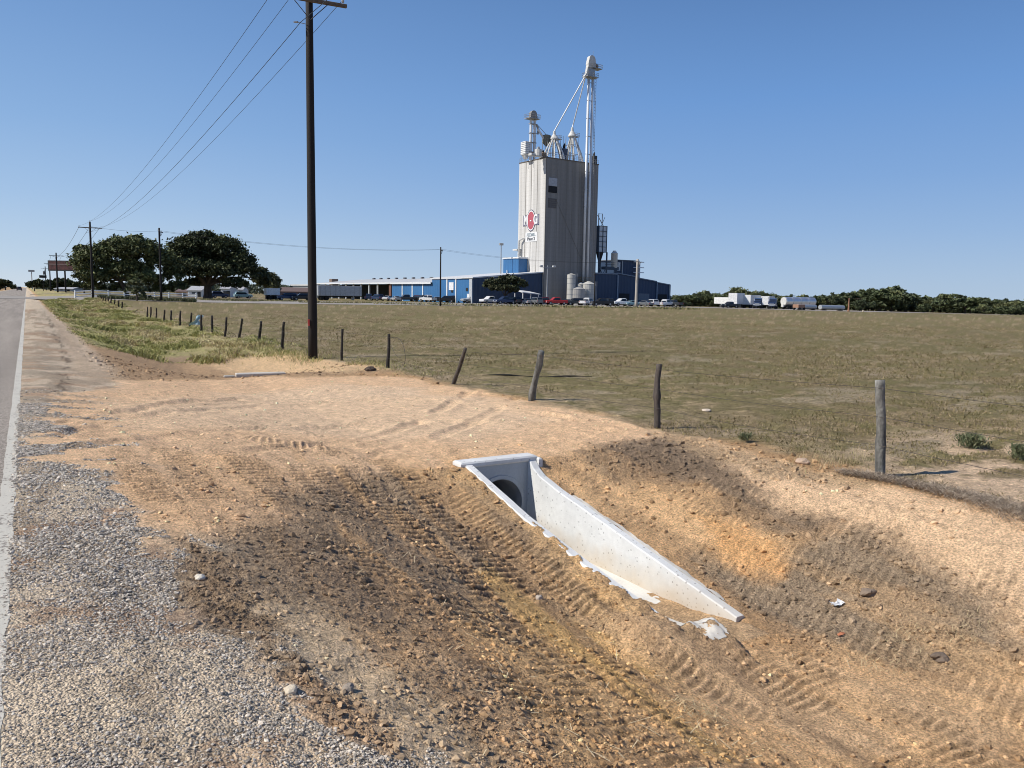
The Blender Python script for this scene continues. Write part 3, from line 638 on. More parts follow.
# ================================================================== CULVERT
def conc(name, c, lo=.88, hi=1.08):
    return cm(name, c, .85, noise=[(2.5, lo, hi, 1), (40, .93, 1.05, 1)], bump=(90, .002))
def pitted(name, c):                       # cast concrete with bug holes and stains
    m = mat(name, c, .85, noise=[(1.6, .86, 1.06, 1), (14, .93, 1.04, 1)], bump=(60, .003))
    nt = m.node_tree; N = nt.nodes; L = nt.links; b = N['Principled BSDF']; src = b.inputs['Base Color'].links[0].from_socket
    tc = N.new('ShaderNodeTexCoord'); v = N.new('ShaderNodeTexVoronoi'); v.inputs['Scale'].default_value = 17; L.new(tc.outputs['Object'], v.inputs[0])
    s = N.new('ShaderNodeSeparateColor'); L.new(v.outputs['Color'], s.inputs[0])
    t = N.new('ShaderNodeMath'); t.operation = 'MULTIPLY'; t.inputs[1].default_value = .26; L.new(s.outputs[0], t.inputs[0])
    g = N.new('ShaderNodeMath'); g.operation = 'GREATER_THAN'; L.new(v.outputs['Distance'], g.inputs[0]); L.new(t.outputs[0], g.inputs[1])
    r = N.new('ShaderNodeMapRange'); r.inputs[3].default_value = .55; r.inputs[4].default_value = 1; L.new(g.outputs[0], r.inputs[0])
    q = N.new('ShaderNodeVectorMath'); q.operation = 'SCALE'; L.new(src, q.inputs[0]); L.new(r.outputs[0], q.inputs['Scale']); L.new(q.outputs[0], b.inputs['Base Color'])
    sz = N.new('ShaderNodeSeparateXYZ'); L.new(tc.outputs['Object'], sz.inputs[0]); nz = N.new('ShaderNodeTexNoise'); nz.inputs['Scale'].default_value = 3.2; nz.inputs['Detail'].default_value = 6; L.new(tc.outputs['Object'], nz.inputs[0])
    ad = N.new('ShaderNodeMath'); ad.operation = 'MULTIPLY_ADD'; L.new(nz.outputs['Fac'], ad.inputs[0]); ad.inputs[1].default_value = -.42; L.new(sz.outputs[2], ad.inputs[2])
    rr = N.new('ShaderNodeMapRange'); rr.inputs[1].default_value = -.20; rr.inputs[2].default_value = .10; rr.inputs[3].default_value = .62; rr.inputs[4].default_value = 0; L.new(ad.outputs[0], rr.inputs[0])
    mx = N.new('ShaderNodeMix'); mx.data_type = 'RGBA'; L.new(rr.outputs[0], mx.inputs[0]); L.new(q.outputs[0], mx.inputs[6]); mx.inputs[7].default_value = (.44,.34,.22,1); L.new(mx.outputs[2], b.inputs['Base Color'])
    return m
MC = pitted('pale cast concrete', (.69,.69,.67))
MCD = conc('damp cast concrete', (.36,.37,.37))
cul = thing('culvert_end', 'white precast concrete culvert end with sloping wing walls set in the graded ditch', 'culvert', (5.15, 8.7, TZ))
def L_(x, y, z): return (x-5.15, y-8.7, z-TZ)
def wingwall(x0, x1, inner_left):
    mb = MB(); ztop0 = -.50; zend = TZ+.06
    ny = 26; vs = []; 
    for k in range(ny+1):
        y = 8.7-(8.7-TY0)*k/ny; f = max(0, (8.70-.18-y)/(8.52-TY0)); zt = float(np.interp(y, *(WTL if inner_left else WTY)))
        zt += (vn(k*.9, x0*7, 3)-.5)*.006
        for (x, z) in ((x0, TZ-.12), (x0, zt-.012), (x0+.012, zt), (x1-.012, zt), (x1, zt-.012), (x1, TZ-.12)): vs.append(L_(x, y, z))
    fs = [(k*6+j, k*6+j+1, (k+1)*6+j+1, (k+1)*6+j) for k in range(ny) for j in range(5)]
    fs += [(0,5,4,3,2,1), tuple(ny*6+j for j in range(6))]
    mb.add(vs, fs); return mb.obj('wing_wall', MC, cul)
wingwall(TX1, TX1+.11, False); wingwall(TX0-.11, TX0, True)
# spilled grout along the outside of the wall
mb = MB()
for k in range(16):
    y = 8.0-2.7*k/16; 
fl = MB().box(*[TX0-.0-5.15, TX1-5.15], -3.7, 0.0, -.1, 0.0).obj('floor_slab', conc('washed floor concrete', (.70,.68,.63)), cul)
# headwall with round opening
R0 = .335; cx = .025; cz = .425
n = 40; ring = [(cx+R0*math.cos(2*math.pi*k/n), cz+R0*math.sin(2*math.pi*k/n)) for k in range(n)]
x0, x1, z0, z1 = TX0-5.15+.001, TX1-5.15-.001, -.1, -.50-TZ-.04
def sqr(a):
    c, s = math.cos(a), math.sin(a); t = min(((x1 if c > 0 else x0)-cx)/c if abs(c) > 1e-6 else 1e9, ((z1 if s > 0 else z0)-cz)/s if abs(s) > 1e-6 else 1e9); return (cx+c*t, cz+s*t)
angs = [2*math.pi*k/n for k in range(n)]
outer = [sqr(a) for a in angs]
mb = MB(); vs = [(x, 0, z) for x, z in ring]+[(x, 0, z) for x, z in outer]+[(x, .16, z) for x, z in ring]
mb.add(vs, [(k, n+k, n+(k+1) % n, (k+1) % n) for k in range(n)]+[(k, (k+1) % n, 2*n+(k+1) % n, 2*n+k) for k in range(n)])
for cxx, czz in ((x0, z0), (x1, z0), (x0, z1), (x1, z1)):   # fill the corners
    ks = min(range(n), key=lambda k: -(outer[k][0] if cxx > 0 else -outer[k][0])*0+math.hypot(outer[k][0]-cxx, outer[k][1]-czz))
    for kk in ((ks-1) % n, ks, (ks+1) % n):
        a = outer[kk]; b = outer[(kk+1) % n]
        if (abs(a[0]-cxx) < 1e-6) != (abs(b[0]-cxx) < 1e-6): mb.add([(a[0], 0, a[1]), (b[0], 0, b[1]), (cxx, 0, czz)], [(0, 1, 2)])
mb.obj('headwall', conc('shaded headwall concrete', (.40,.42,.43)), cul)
# cap beam with a chamfer, slightly proud of the walls
mb = MB(); mb.box(TX0-5.15-.17, TX1-5.15+.13, -.03, .20, z1-.002, z1+.075, .02); mb.obj('cap_beam', MC, cul)
mb = MB(); mb.box(TX1-5.15+.112, TX1-5.15+.17, -.10, .24, z1-.25, z1+.05, .02); mb.obj('corner_collar', MC, cul)
# faint raised band round the opening
mb = MB(); prof = []; m_ = 48
for k in range(m_+1):
    a = 2*math.pi*k/m_
    for rr_, yy_ in ((R0+.001, -.012), (R0+.05, -.012), (R0+.055, 0.002)): prof.append((cx+rr_*math.cos(a), yy_, cz+rr_*math.sin(a)))
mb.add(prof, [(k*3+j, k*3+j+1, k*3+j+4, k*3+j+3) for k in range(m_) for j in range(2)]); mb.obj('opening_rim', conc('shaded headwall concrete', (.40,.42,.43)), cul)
# corrugated pipe
vs = []; ny = 150; Lp = 8.0; nn_ = 36
for k in range(ny+1):
    y = -.005+Lp*k/ny; r_ = R0-.004-.022*(.5+.5*math.cos(2*math.pi*y/.10))
    if k == 0: r_ = R0-.002
    for j in range(nn_): a = 2*math.pi*j/nn_; vs.append((cx+r_*math.cos(a), y, cz+r_*math.sin(a)))
mb = MB(); mb.add(vs, [(k*nn_+j, k*nn_+(j+1) % nn_, (k+1)*nn_+(j+1) % nn_, (k+1)*nn_+j) for k in range(ny) for j in range(nn_)]+[tuple(ny*nn_+j for j in range(nn_))])
mb.obj('corrugated_pipe', cm('dark pipe lining', (.34,.34,.34), .55), cul, smooth=True)
# splashed grout crust beside the wall
def crust(name, x0, x1, y0, y1, parent, seed, thr, dz, nx=60, ny=110, follow=None):
    U, W = np.meshgrid(np.linspace(x0, x1, nx), np.linspace(y0, y1, ny), indexing='ij')
    v = fbm(U*9, W*4.2, seed, 4)
    ex = ss(0, .25, (U-x0)/(x1-x0))*ss(1, .6, (U-x0)/(x1-x0))*ss(0, .12, (W-y0)/(y1-y0))*ss(1, .9, (W-y0)/(y1-y0))
    keep = v*ex > thr
    idx = -np.ones(U.shape, int); used = np.zeros(U.shape, bool); q = keep[:-1, :-1]
    for a, b in ((0,0),(1,0),(0,1),(1,1)): used[a:nx-1+a, b:ny-1+b] |= q
    idx[used] = np.arange(used.sum()); Zc = follow(U, W)+dz
    V = np.c_[U[used], W[used], Zc[used]]; ii, jj = np.where(q)
    Fc = np.stack([idx[ii, jj], idx[ii+1, jj], idx[ii+1, jj+1], idx[ii, jj+1]], 1)
    return npmesh(name, V, Fc, conc('pale grout', (.60,.56,.49)), parent, smooth=True)
def outfollow(U, W): return ground_fields(U.ravel(), W.ravel(), np.hypot(U, W).ravel(), False)[0].reshape(U.shape)
o = crust('spilled_grout', TX1+.09, TX1+.19, 5.1, 8.0, None, 5, .28, .018, follow=outfollow); tag(o, 'thin white grout crust spilled on the soil outside the right wing wall', 'grout')
o = crust('washed_grout', TX0-.08, TX0+.60, 4.45, 6.1, None, 15, .35, .005, follow=outfollow); tag(o, 'white grout patches washed over the dirt at the low mouth of the culvert', 'grout')
# buried far end of the same culvert: only its cap shows
fc = onx(262, 378, 4.95)
t = thing('far_culvert_end', 'long white concrete cap lying almost buried at the far edge of the dirt crossing', 'culvert', (4.95, 20.15, gz(4.95, 20.15)), D2R(-4))
MB().box(-.62, .58, -.12, .12, -.03, .085, .02).obj('cap_beam', MC, t)
MB().box(-.9, -.64, -.09, .07, -.04, .04, .02).obj('wing_wall', conc('dirty concrete', (.42,.38,.32)), t)

# ================================================================== STONES, RUBBISH, WEEDS YOU COULD PICK UP
def rock(name, px, py, s, c, label, cat='rock', flat=.7, jag=.3):
    x, y, _ = G(px, py); z = float(ground_fields(np.array([x]), np.array([y]), np.array([math.hypot(x, y)]), True)[0][0])
    import bmesh
    bm = bmesh.new(); bmesh.ops.create_icosphere(bm, subdivisions=3, radius=s)
    for v in bm.verts:
        k = 1+(float(fbm(v.co.x/s*1.2+px, v.co.y/s*1.2+v.co.z/s, 5, 3))-.5)*jag*2; v.co = v.co*k; v.co.z *= flat
    me = bpy.data.meshes.new(name); bm.to_mesh(me); bm.free(); me.materials.append(mat(name+' surface', c, .9, bump=(30, .01)))
    o = bpy.data.objects.new(name, me); COL.objects.link(o); o.location = (x, y, z+s*flat*.45); return tag(o, label, cat)
rock('rock', 348, 691, .030, (.30,.25,.2), 'single round grey brown stone on the smooth strip near the gravel')
rock('rock', 291, 698, .028, (.62,.53,.4), 'pale tan stone beside a wisp of straw at the gravel edge')
rock('rock', 200, 577, .030, (.66,.60,.5), 'white stone on the dark dirt between gravel and tyre tracks')
rock('rock', 539, 600, .035, (.42,.36,.3), 'grey stone just left of the low end of the culvert wall')
rock('rock', 868, 594, .07, (.24,.18,.13), 'dark earth lump on the grey slope above the white litter', 'earth clod', .6, .5)
rock('rock', 940, 660, .06, (.16,.12,.09), 'dark earth lump at the foot of the right slope near the picture edge', 'earth clod', .6, .5)
rock('rock', 370, 372, .16, (.10,.07,.05), 'dark broken root chunk lying behind the pad near the second fence post', 'root chunk', .55, .6)
rock('rock', 803, 461, .10, (.50,.36,.26), 'long pale clod lying on the ridge just before the right fence post', 'earth clod', .45, .3)
rock('rock', 706, 412, .09, (.6,.5,.4), 'pale flat stone in the pasture right of the middle fence post', 'rock', .35, .3)
# crumpled white litter
x, y, _ = G(838, 607); zl = float(ground_fields(np.array([x]), np.array([y]), np.array([5.]), True)[0][0])
mb = MB(); rl = random.Random(3)
for k in range(14):
    a = rl.random()*6.28; c = (rl.uniform(-.05, .05), rl.uniform(-.04, .04), .01+rl.random()*.025)
    pts = [(c[0]+math.cos(a+j*1.3+rl.random()*.4)*rl.uniform(.02, .04), c[1]+math.sin(a+j*1.3)*rl.uniform(.015, .035), c[2]+rl.uniform(-.01, .025)) for j in range(5)]
    mb.add(pts+[c], [(j, (j+1) % 5, 5) for j in range(5)])
o = mb.obj('litter', cm('white paper', (.75,.75,.74), .8)); o.location = (x, y, zl); tag(o, 'crumpled white litter lying on the grey right slope', 'litter')
x, y, _ = G(842, 636); zl = float(ground_fields(np.array([x]), np.array([y]), np.array([5.]), True)[0][0])
mb = MB(); mb.add([(-.05,0,.012),(.0,-.015,.02),(.05,.0,.014),(.045,.025,.02),(0,.02,.03),(-.045,.022,.016)], [(0,1,4,5),(1,2,3,4)])
o = mb.obj('orange_scrap', cm('orange plastic', (.50,.19,.09), .8)); o.location = (x, y, zl); tag(o, 'small orange plastic scrap on the dirt below the white litter', 'litter')
# leafy weeds in the pasture
def weed(px, py, w, h, n, label):
    x, y, z = G(px, py); P = np.c_[RNG.normal(0, w*.35, n), RNG.normal(0, w*.3, n), RNG.random(n)**.8*h*.8]
    c = np.array([(.10,.12,.06),(.15,.17,.085),(.22,.22,.12)])[RNG.integers(0, 3, n)]
    o = blades('weed', P, np.full(n, .07)*(.5+.9*RNG.random(n)), np.full(n, .016), 1.2, c, MGR); o.location = (x, y, z-.01); tag(o, label, 'weed')
weed(971, 447, .26, .20, 900, 'bushy green weed in the pasture right of the nearest fence post')
weed(1021, 458, .2, .2, 700, 'green weed cut off by the right edge of the picture')
weed(745, 440, .12, .10, 120, 'tiny weed beside the middle fence post')
# roll of dead grass and old wire pushed up along the fence
n = 5200; t_ = RNG.random(n)**.8; P0 = np.array(WG([(840,474),(880,480),(940,492),(985,503),(1060,528)])); ii = np.clip((t_*4).astype(int), 0, 3); f = t_*4-ii
x = P0[ii, 0]*(1-f)+P0[ii+1, 0]*f+RNG.normal(0, .08, n)*(.3+1.6*t_); y = P0[ii, 1]*(1-f)+P0[ii+1, 1]*f+RNG.normal(0, .10, n)*(.5+t_)
o = blades('dead_grass', np.c_[x, y, zb(x, y)+.005+.03*RNG.random(n)], .02+.08*RNG.random(n), np.full(n, .006), 2.4,
   np.array([(.24,.18,.13),(.36,.29,.21),(.48,.40,.31),(.12,.09,.065)])[RNG.integers(0, 4, n)], MGR); tag(o, 'tangled roll of dead grey grass and roots pushed up against the fence line', 'dead grass', kind='stuff')
clump('dry_tuft', *G(838, 462)[:2], .35, .2, 260, .16, [(.45,.36,.22),(.3,.26,.13)], 'dry straw tuft by the right fence post', .006)
for (px, py, s_) in ((880,668,.12),(965,632,.12),(700,716,.1),(905,640,.1)):
    x, y, _ = G(px, py); n = 110
    xx_ = x+RNG.normal(0, s_, n); yy_ = y+RNG.normal(0, s_, n)
    o = blades('straw_tuft', np.c_[xx_, yy_, zb(xx_, yy_)+.03], .02+.05*RNG.random(n), np.full(n, .004), 1.8, np.tile((.55,.44,.26), (n, 1)), MGR)
    tag(o, 'loose handful of yellow straw on the lower dirt slope', 'straw', kind='stuff')

a = G(482, 377); b = G(592, 379); mb = MB(); pts = [(a[0]+(b[0]-a[0])*t, a[1]+(b[1]-a[1])*t, a[2]+.05+(b[2]-a[2])*t+.02*math.sin(t*9)) for t in [k/12 for k in range(13)]]
mid = pts[6]; mb.tube([(p[0]-mid[0], p[1]-mid[1], p[2]-mid[2]) for p in pts], [.006,.010,.022,.026,.012,.01,.01,.012,.02,.026,.02,.01,.006], 7); o = mb.obj('dark_streak', cm('near black streak', (.02,.018,.014), .9)); o.location = mid  # thin near-black tube along a dark streak in the field
tag(o, 'long thin dark streak lying in the pasture behind the leaning grey post', 'branch')
# ================================================================== FENCE
MW = mat('weathered post wood', (.085,.07,.06), .9, noise=[(18, .55, 1.35, .12), (60, .8, 1.2, .3)], bump=(50, .008))
ML = mat('lichened grey post wood', (.17,.165,.15), .9, noise=[(9, .35, 1.5, .3), (34, .7, 1.3, .5)], bump=(40, .012))
MWD = mat('old dark post wood', (.035,.029,.025), .9, noise=[(18, .7, 1.3, .12)], bump=(50, .005))
def post(name, base, top, r, m, label, group, knots=()):
    b = Vector(base); t = Vector(top)-b; n = 14; mb = MB(); L = t.length; pts = []; rad = []
    seed = int(abs(base[1])*37) % 97
    for k in range(n+1):
        f = k/n; w_ = (float(vn(f*4, seed, 2))-.5)*r*.55*(1 if 0 < f < 1 else .3)
        pts.append((t.x*f+w_, t.y*f+(float(vn(f*3, seed+9, 2))-.5)*r*.5, t.z*f-(.08 if k == 0 else 0)))
        kk = 1+sum(a*math.exp(-((f-p)/.035)**2) for p, a in knots)
        rad.append(r*(1.1-.22*f)*(.88+.24*float(vn(f*7, seed+3, 4)))*kk)
    mb.tube(pts, rad, 10); 
    o = mb.obj(name, m, smooth=True); o.location = base; return tag(o, label, 'fence post', group)
GP = 'fence posts along the pasture'
def fpost(bx, by, tx, ty, r, m, label, knots=(), X=8.8):
    b = onx(bx, by, X); t = onx(tx, ty, X); z = gz(X, b[1]); return post('fence_post', (X, b[1], min(z, b[2])-.02), t, r, m, label, GP, knots), b, t
PO = []
def ap(*a, **k): o, b, t = fpost(*a, **k); PO.append((b, t))
ap(880, 475, 880.5, 380, .060, ML, 'thick upright fence post crusted with grey lichen, nearest at the right', knots=((.35,.12),(.6,.1),(.9,.1)))
ap(657, 428, 658.5, 364, .052, MW, 'dark knotty fence post with a bulge halfway up, left of the lichened post', knots=((.52,.45),(.3,.12)))
ap(530.5, 402, 541.5, 351, .068, ML, 'thick grey fence post leaning right with a split foot', knots=((.25,.2),(.9,.1)))
ap(453, 385, 465.5, 348.5, .050, MW, 'thin fence post leaning far to the right at the back of the dirt pad')
ap(388, 368.5, 389, 334, .050, MWD, 'dark fence post with a loop of loose wire hanging beside it')
ap(341.5, 362, 342.5, 329, .045, MWD, 'dark upright fence post just right of the tall utility pole')
far = [(282,346,284,322,'dark fence post nearest to the left side of the utility pole'),(258,344,261,321.5,'dark slightly leaning fence post, second to the left of the utility pole'),
 (239,340,242,319,'thick dark fence post leaning right, third left of the utility pole'),(225,338,226.5,317.5,'thin dark fence post, fourth left of the utility pole'),
 (212,335.5,212,315.5,'upright fence post just right of the post with the blue rag'),(201,327,201.5,315,'fence post carrying the blue rag'),
 (190,328,191.5,313,'dark leaning fence post just left of the blue rag'),(180,326,180.5,311,'dark fence post, second left of the blue rag'),
 (171,323,171,310.5,'small dark fence post, third left of the blue rag'),(164,321.5,164.5,310,'small dark fence post, fourth left of the blue rag'),
 (156,318,156.5,308,'thin small fence post, fifth left of the blue rag'),(150.5,319.5,151,307,'one of two posts standing close together, the right one'),
 (147,318,147.5,307,'one of two posts standing close together, the left one')]
for bx, by, tx, ty, lb in far: ap(bx, by, tx, ty, .062, MWD, lb)
for px, pt, pb in ((122,302,309.5),(118.5,300.5,308),(114.5,299.5,307),(111,299,306),(108,298.5,305),(105.5,298,304),(103,297.5,303),(101,297,302.5)):
    b = onx(px, pb, 8.8); t = onx(px+.2, pt, 8.8); o = post('fence_post', (8.8, b[1], min(gz(8.8, b[1]), b[2])), t, .08, MWD, 'tiny dark fence post in the far row running towards the white rail fence', 'far fence posts towards the rail fence')
MWI = cm('rusty wire', (.09,.075,.065), .6, .5)
ys_ = sorted([(p[0][1], p[0][2], p[1][2], p[1][1]) for p in PO])
for hh_, lb in ((.92, 'top'), (.62, 'middle'), (.32, 'lowest')):
    pts = []
    prev = None
    for (yb, zb_, zt, yt) in [(1.2, -.45, .7, 1.2)]+ys_:
        f = hh_; p = Vector((8.74, yb+(yt-yb)*f, zb_+(zt-zb_)*f))
        if prev is not None:
            for k in range(1, 7): q = prev.lerp(p, k/7); q.z -= .05*math.sin(math.pi*k/7)*(1.2-hh_); pts.append(q)
        pts.append(p); prev = p
    o = MB().tube(pts, .003, 4).obj('fence_wire', MWI); tag(o, lb+' strand of barbed wire strung between the pasture fence posts', 'fence wire', 'barbed wire strands')
# loop of loose wire at the fifth post, blue rag
b = onx(388, 368, 8.8); mb = MB(); pts = []
for k in range(22):
    a = k/21; px = 390+14*math.sin(a*2.6)+2*a; py = 338+26*a-6*math.sin(a*6); pts.append(onx(px, py, 8.75))
mb.tube(pts, .008, 5); pts = [onx(391+10*a, 345+12*a+4*math.sin(a*3), 8.77) for a in [k/9 for k in range(10)]]; mb.tube(pts, .006, 5)
o = mb.obj('loose_wire', MWI); tag(o, 'curled loose wire hanging beside the dark fence post', 'wire')
b = onx(197, 327, 8.7); mb = MB(); rl = random.Random(5); gp = []
for i in range(6):
    for j in range(7): gp.append(((i-2.5)*.11*(1+.5*math.sin(j*1.3))*(.5+.09*j)+.06*(6-j), .10*math.sin(i*1.7+j), .75-j*.10+.07*rl.random()))
mb.add(gp, [(i*7+j, i*7+j+1, i*7+j+8, i*7+j+7) for i in range(5) for j in range(6)])
o = mb.obj('blue_rag', cm('faded blue cloth', (.30,.43,.52), .9), smooth=True); o.location = (b[0]-.1, b[1], b[2]-.05); o.rotation_euler = (0, 0, D2R(-40)); tag(o, 'faded blue rag snagged on the fence above the tall grass', 'rag')

# ================================================================== UTILITY POLES AND LINES
MPW = mat('creosoted pole wood', (.013,.010,.009), .85, noise=[(14, .7, 1.4, .06), (3, .8, 1.2, .3)], bump=(40, .008))
MAW = mat('weathered crossarm wood', (.13,.10,.075), .9, noise=[(10, .7, 1.3, 1)])
MIN = cm('porcelain insulator', (.42,.40,.37), .3); MST2 = cm('galvanised steel', (.38,.39,.40), .45, .6)
def upole(name, x, y, z0, h, r, arm_z, arm_l, rz, label, group, detail=True, wood=None, low=True, cat='utility pole'):
    t = thing(name, label, cat, (x, y, z0), rz, group); wood = wood or MPW
    pts = [(0, 0, -.3+(h+.3)*k/8) for k in range(9)]; MB().tube(pts, [r*(1-.28*k/8) for k in range(9)], 14).obj('pole', wood, t, smooth=True)
    a = arm_z-z0; MB().box(-arm_l/2, arm_l/2, -r-.10, -r, a-.06, a+.06, .012).obj('crossarm', MAW if detail else wood, t)
    mb = MB(); 
    for s in (-1, 1): mb.tube([(s*arm_l*.24, -r-.11, a-.05), (0, -r-.02, a-.62)], .014 if detail else .03, 6)
    mb.obj('brace', MWI if detail else wood, t)
    for k, sx_ in enumerate((-.46, -.18 if not detail else 0, .46)):
        xx_ = sx_*arm_l; zz_ = a+.06 if sx_ else h
        MB().tube([(xx_, -r*.5-(.0 if sx_ == 0 else .03), zz_-.0), (xx_, -r*.5, zz_+.08), (xx_, -r*.5, zz_+.10), (xx_, -r*.5, zz_+.15), (xx_, -r*.5, zz_+.18)], [.012, .012, .045, .05, .025], 8).obj('insulator', MIN, t)
    if low:
        zz_ = a-.72; mb = MB(); mb.tube([(-r*.7, 0, zz_), (-r-.28, 0, zz_+.02)], .012, 6); mb.tube([(-r-.20, 0, zz_+.02), (-r-.24, 0, zz_+.02), (-r-.36, 0, zz_)], [.02, .035, .02], 8); mb.obj('neutral_clamp', MST2, t)
    return t
P1 = G(313, 359); PX = P1[0]; PY = P1[1]; AZ1 = 1.65+8.57*PY/onx(313, 357.5, 7.55)[1]; ARZ = D2R(-6)
big = upole('utility_pole', PX, PY, gz(PX, PY), AZ1+1.5, .165, AZ1, 2.44, ARZ, 'tall dark utility pole rising out of the picture behind the dirt pad', 'utility poles along the road')
for k, (z, a) in enumerate(((1.9, -.6), (2.1, -2), (1.6, 3.2))):
    pass
MB().box(-.185, -.13, -.15, -.10, 1.18, 1.40).obj('red_ribbon', cm('red ribbon', (.55,.06,.05), .7), big)
q2 = onx(92, 297, 8.0); 
poles = [(8.0, 127.5, gz(8.0,127.5), 10.9, 'far utility pole on the road verge in front of the left oak'), (7.6, 262, .3, 11.2, 'third utility pole along the road, in front of the billboard'),
         (7.8, 350, .3, 11.2, 'fourth utility pole along the road, left of the billboard'), (7.8, 430, .3, 11.0, 'fifth and smaller utility pole along the road, with a transformer can')]
PT = [(PX, PY, AZ1)]
for k, (x, y, z, h, lb) in enumerate(poles):
    upole('utility_pole', x, y, z, h, .17 if k == 0 else .24, z+h-.85, 3.0 if k == 0 else 3.6, 0, lb, 'utility poles along the road', detail=(k == 0), low=(k == 0)); PT.append((x, y, z+h-.85))
xf = thing('transformer', 'dark transformer can hung below the crossarm of the small far utility pole', 'transformer', (7.3, 429.6, .3)); MB().tube([(0,0,7.2),(0,0,8.8)], .5, 10).obj('can', cm('dark can', (.08,.08,.09), .5), xf); MB().tube([(0,0,8.8),(.1,0,9.3)], .12, 6).obj('bushing', MIN, xf)
lt = thing('street_lamp', 'pale lattice lamp mast far up the road on the skyline', 'lamp mast', (4, 760, 0)); MB().tube([(0,0,0),(0,0,14)], [.5,.3], 6).obj('mast', cm('far grey steel', (.45,.45,.44)), lt); MB().box(-2.2,2.2,-.3,.3,14,15.6).obj('lamp_head', cm('far grey steel'), lt)
MWR = cm('line wire', (.05,.05,.055), .5, .6)
def span(A, B, sag, r, label, n=44, cat='power line', grp='power lines', name='power_line'):
    A = Vector(A); B = Vector(B); pts = []
    for k in range(n+1):
        f = (k/n)**1.5; q = A.lerp(B, f); q.z -= sag*4*f*(1-f); pts.append(q)
    o = MB().tube(pts, r, 5).obj(name, MWR); return tag(o, label, cat, grp)
cs, sn = math.cos(ARZ), math.sin(ARZ)
def armp(s): return (PX+s*cs, PY+s*sn, AZ1+.24)
for s, zz_, lb in ((-1.12, AZ1+.24, 'overhead wire leaving the left end of the big pole crossarm'), (0, 10.45+.6, 'overhead wire leaving the top of the big utility pole'), (1.12, AZ1+.24, 'overhead wire leaving the right end of the big pole crossarm')):
    a = armp(s); a = (a[0], a[1], zz_ if s else gz(PX, PY)+AZ1+1.66)
    e = 1.35*(s/1.12) if s else 0
    span(a, (8+e, 127.4, gz(8,127.5)+10.25+(0 if s else .7)), 1.55, .0085, lb)
    span(a, (7.5+s, -60, AZ1+.2), 1.0, .011, lb+', running back over the viewer')
span((PX-.3, PY, AZ1-.70), (7.7, 127.4, gz(8,127.5)+9.4), 1.5, .011, 'lower neutral wire clamped to the big utility pole')
span((PX-.3, PY, AZ1-.70), (7.2, -60, AZ1-.8), 1.0, .011, 'lower neutral wire running back over the viewer')
for s in (-1.3, 0, 1.3):
    span((8+s, 127.6, 10.3), (7.6+s, 262, 10.7), 1.8, .022, 'one of three far wires between the second and third utility pole')
    span((7.6+s, 262, 10.7), (7.8+s, 350, 10.7), 1.4, .03, 'one of three far wires beyond the third utility pole')
# branch line towards the mill
br = []
for px, pb, pt, h_, lb, wood, r_ in ((161.3,298,228,10.4,'utility pole standing in front of the gap between the two big oaks', MPW, .17),
                           (440.3,306,247,10.5,'slender dark utility pole on the pasture before the blue warehouse', MPW, .15),
                           (636,307,259,9.8,'thick pale weathered pole with crossarms before the right end of the mill', mat('bleached pole wood', (.42,.38,.34), .9, noise=[(8,.8,1.15,.1)]), .34)):
    b = ony(px, pb, 129); t_ = ony(px, pt, 129); h_ = t_[2]-b[2]
    upole('utility_pole', b[0], 129, b[2], h_, r_, t_[2]-.6, 2.6, D2R(70 if px < 500 else 20), lb, 'utility poles of the line to the mill', detail=False, wood=wood, low=False); br.append((b[0], 129, t_[2]-.45))
    if px > 600:
        p_ = bpy.context.scene.objects; 
for k in range(2):
    for s in (-.9, .9):
        span((br[k][0], 129+s, br[k][2]), (br[k+1][0], 129+s, br[k+1][2]), 1.0, .013, 'one of two thin wires of the branch line crossing to the mill')
span((8.0, 127.6, 10.3), (br[0][0], 129, br[0][2]), .3, .013, 'short wire joining the road line to the branch line')
b = ony(594, 308, 128); t_ = ony(593.5, 272, 128)
tp = thing('thin_pole', 'thin dark pole standing before the right edge of the silo', 'pole', b); MB().tube([(0,0,-.2),(0,0,t_[2]-b[2])], [.13,.09], 8).obj('pole', MPW, tp); MB().box(-.35,.35,-.05,.05,t_[2]-b[2]-.5,t_[2]-b[2]-.4).obj('crossarm', MAW, tp)
b = at(848.3, 313, 200); t_ = at(848.3, 298, 200)
tp = thing('rusty_marker', 'rusty brown marker post on the pasture before the distant woods', 'marker post', b); MB().tube([(0,0,-.2),(0,0,1.2),(0,0,t_[2]-b[2])], [.35,.2,.13], 8).obj('post', cm('rust brown', (.28,.14,.08)), tp); MB().box(-.9,.9,-.5,.5,-.1,.3,.1).obj('base', cm('dull earth', (.2,.14,.1)), tp)
b = at(863, 313.5, 200); tp = MB().tube([(0,0,-.2),(0,0,.9)], [.25,.2], 8).obj('marker_stub', cm('bleached stub', (.45,.38,.3))); tp.location = b; tag(tp, 'short bleached stub right of the rusty marker post', 'marker post')
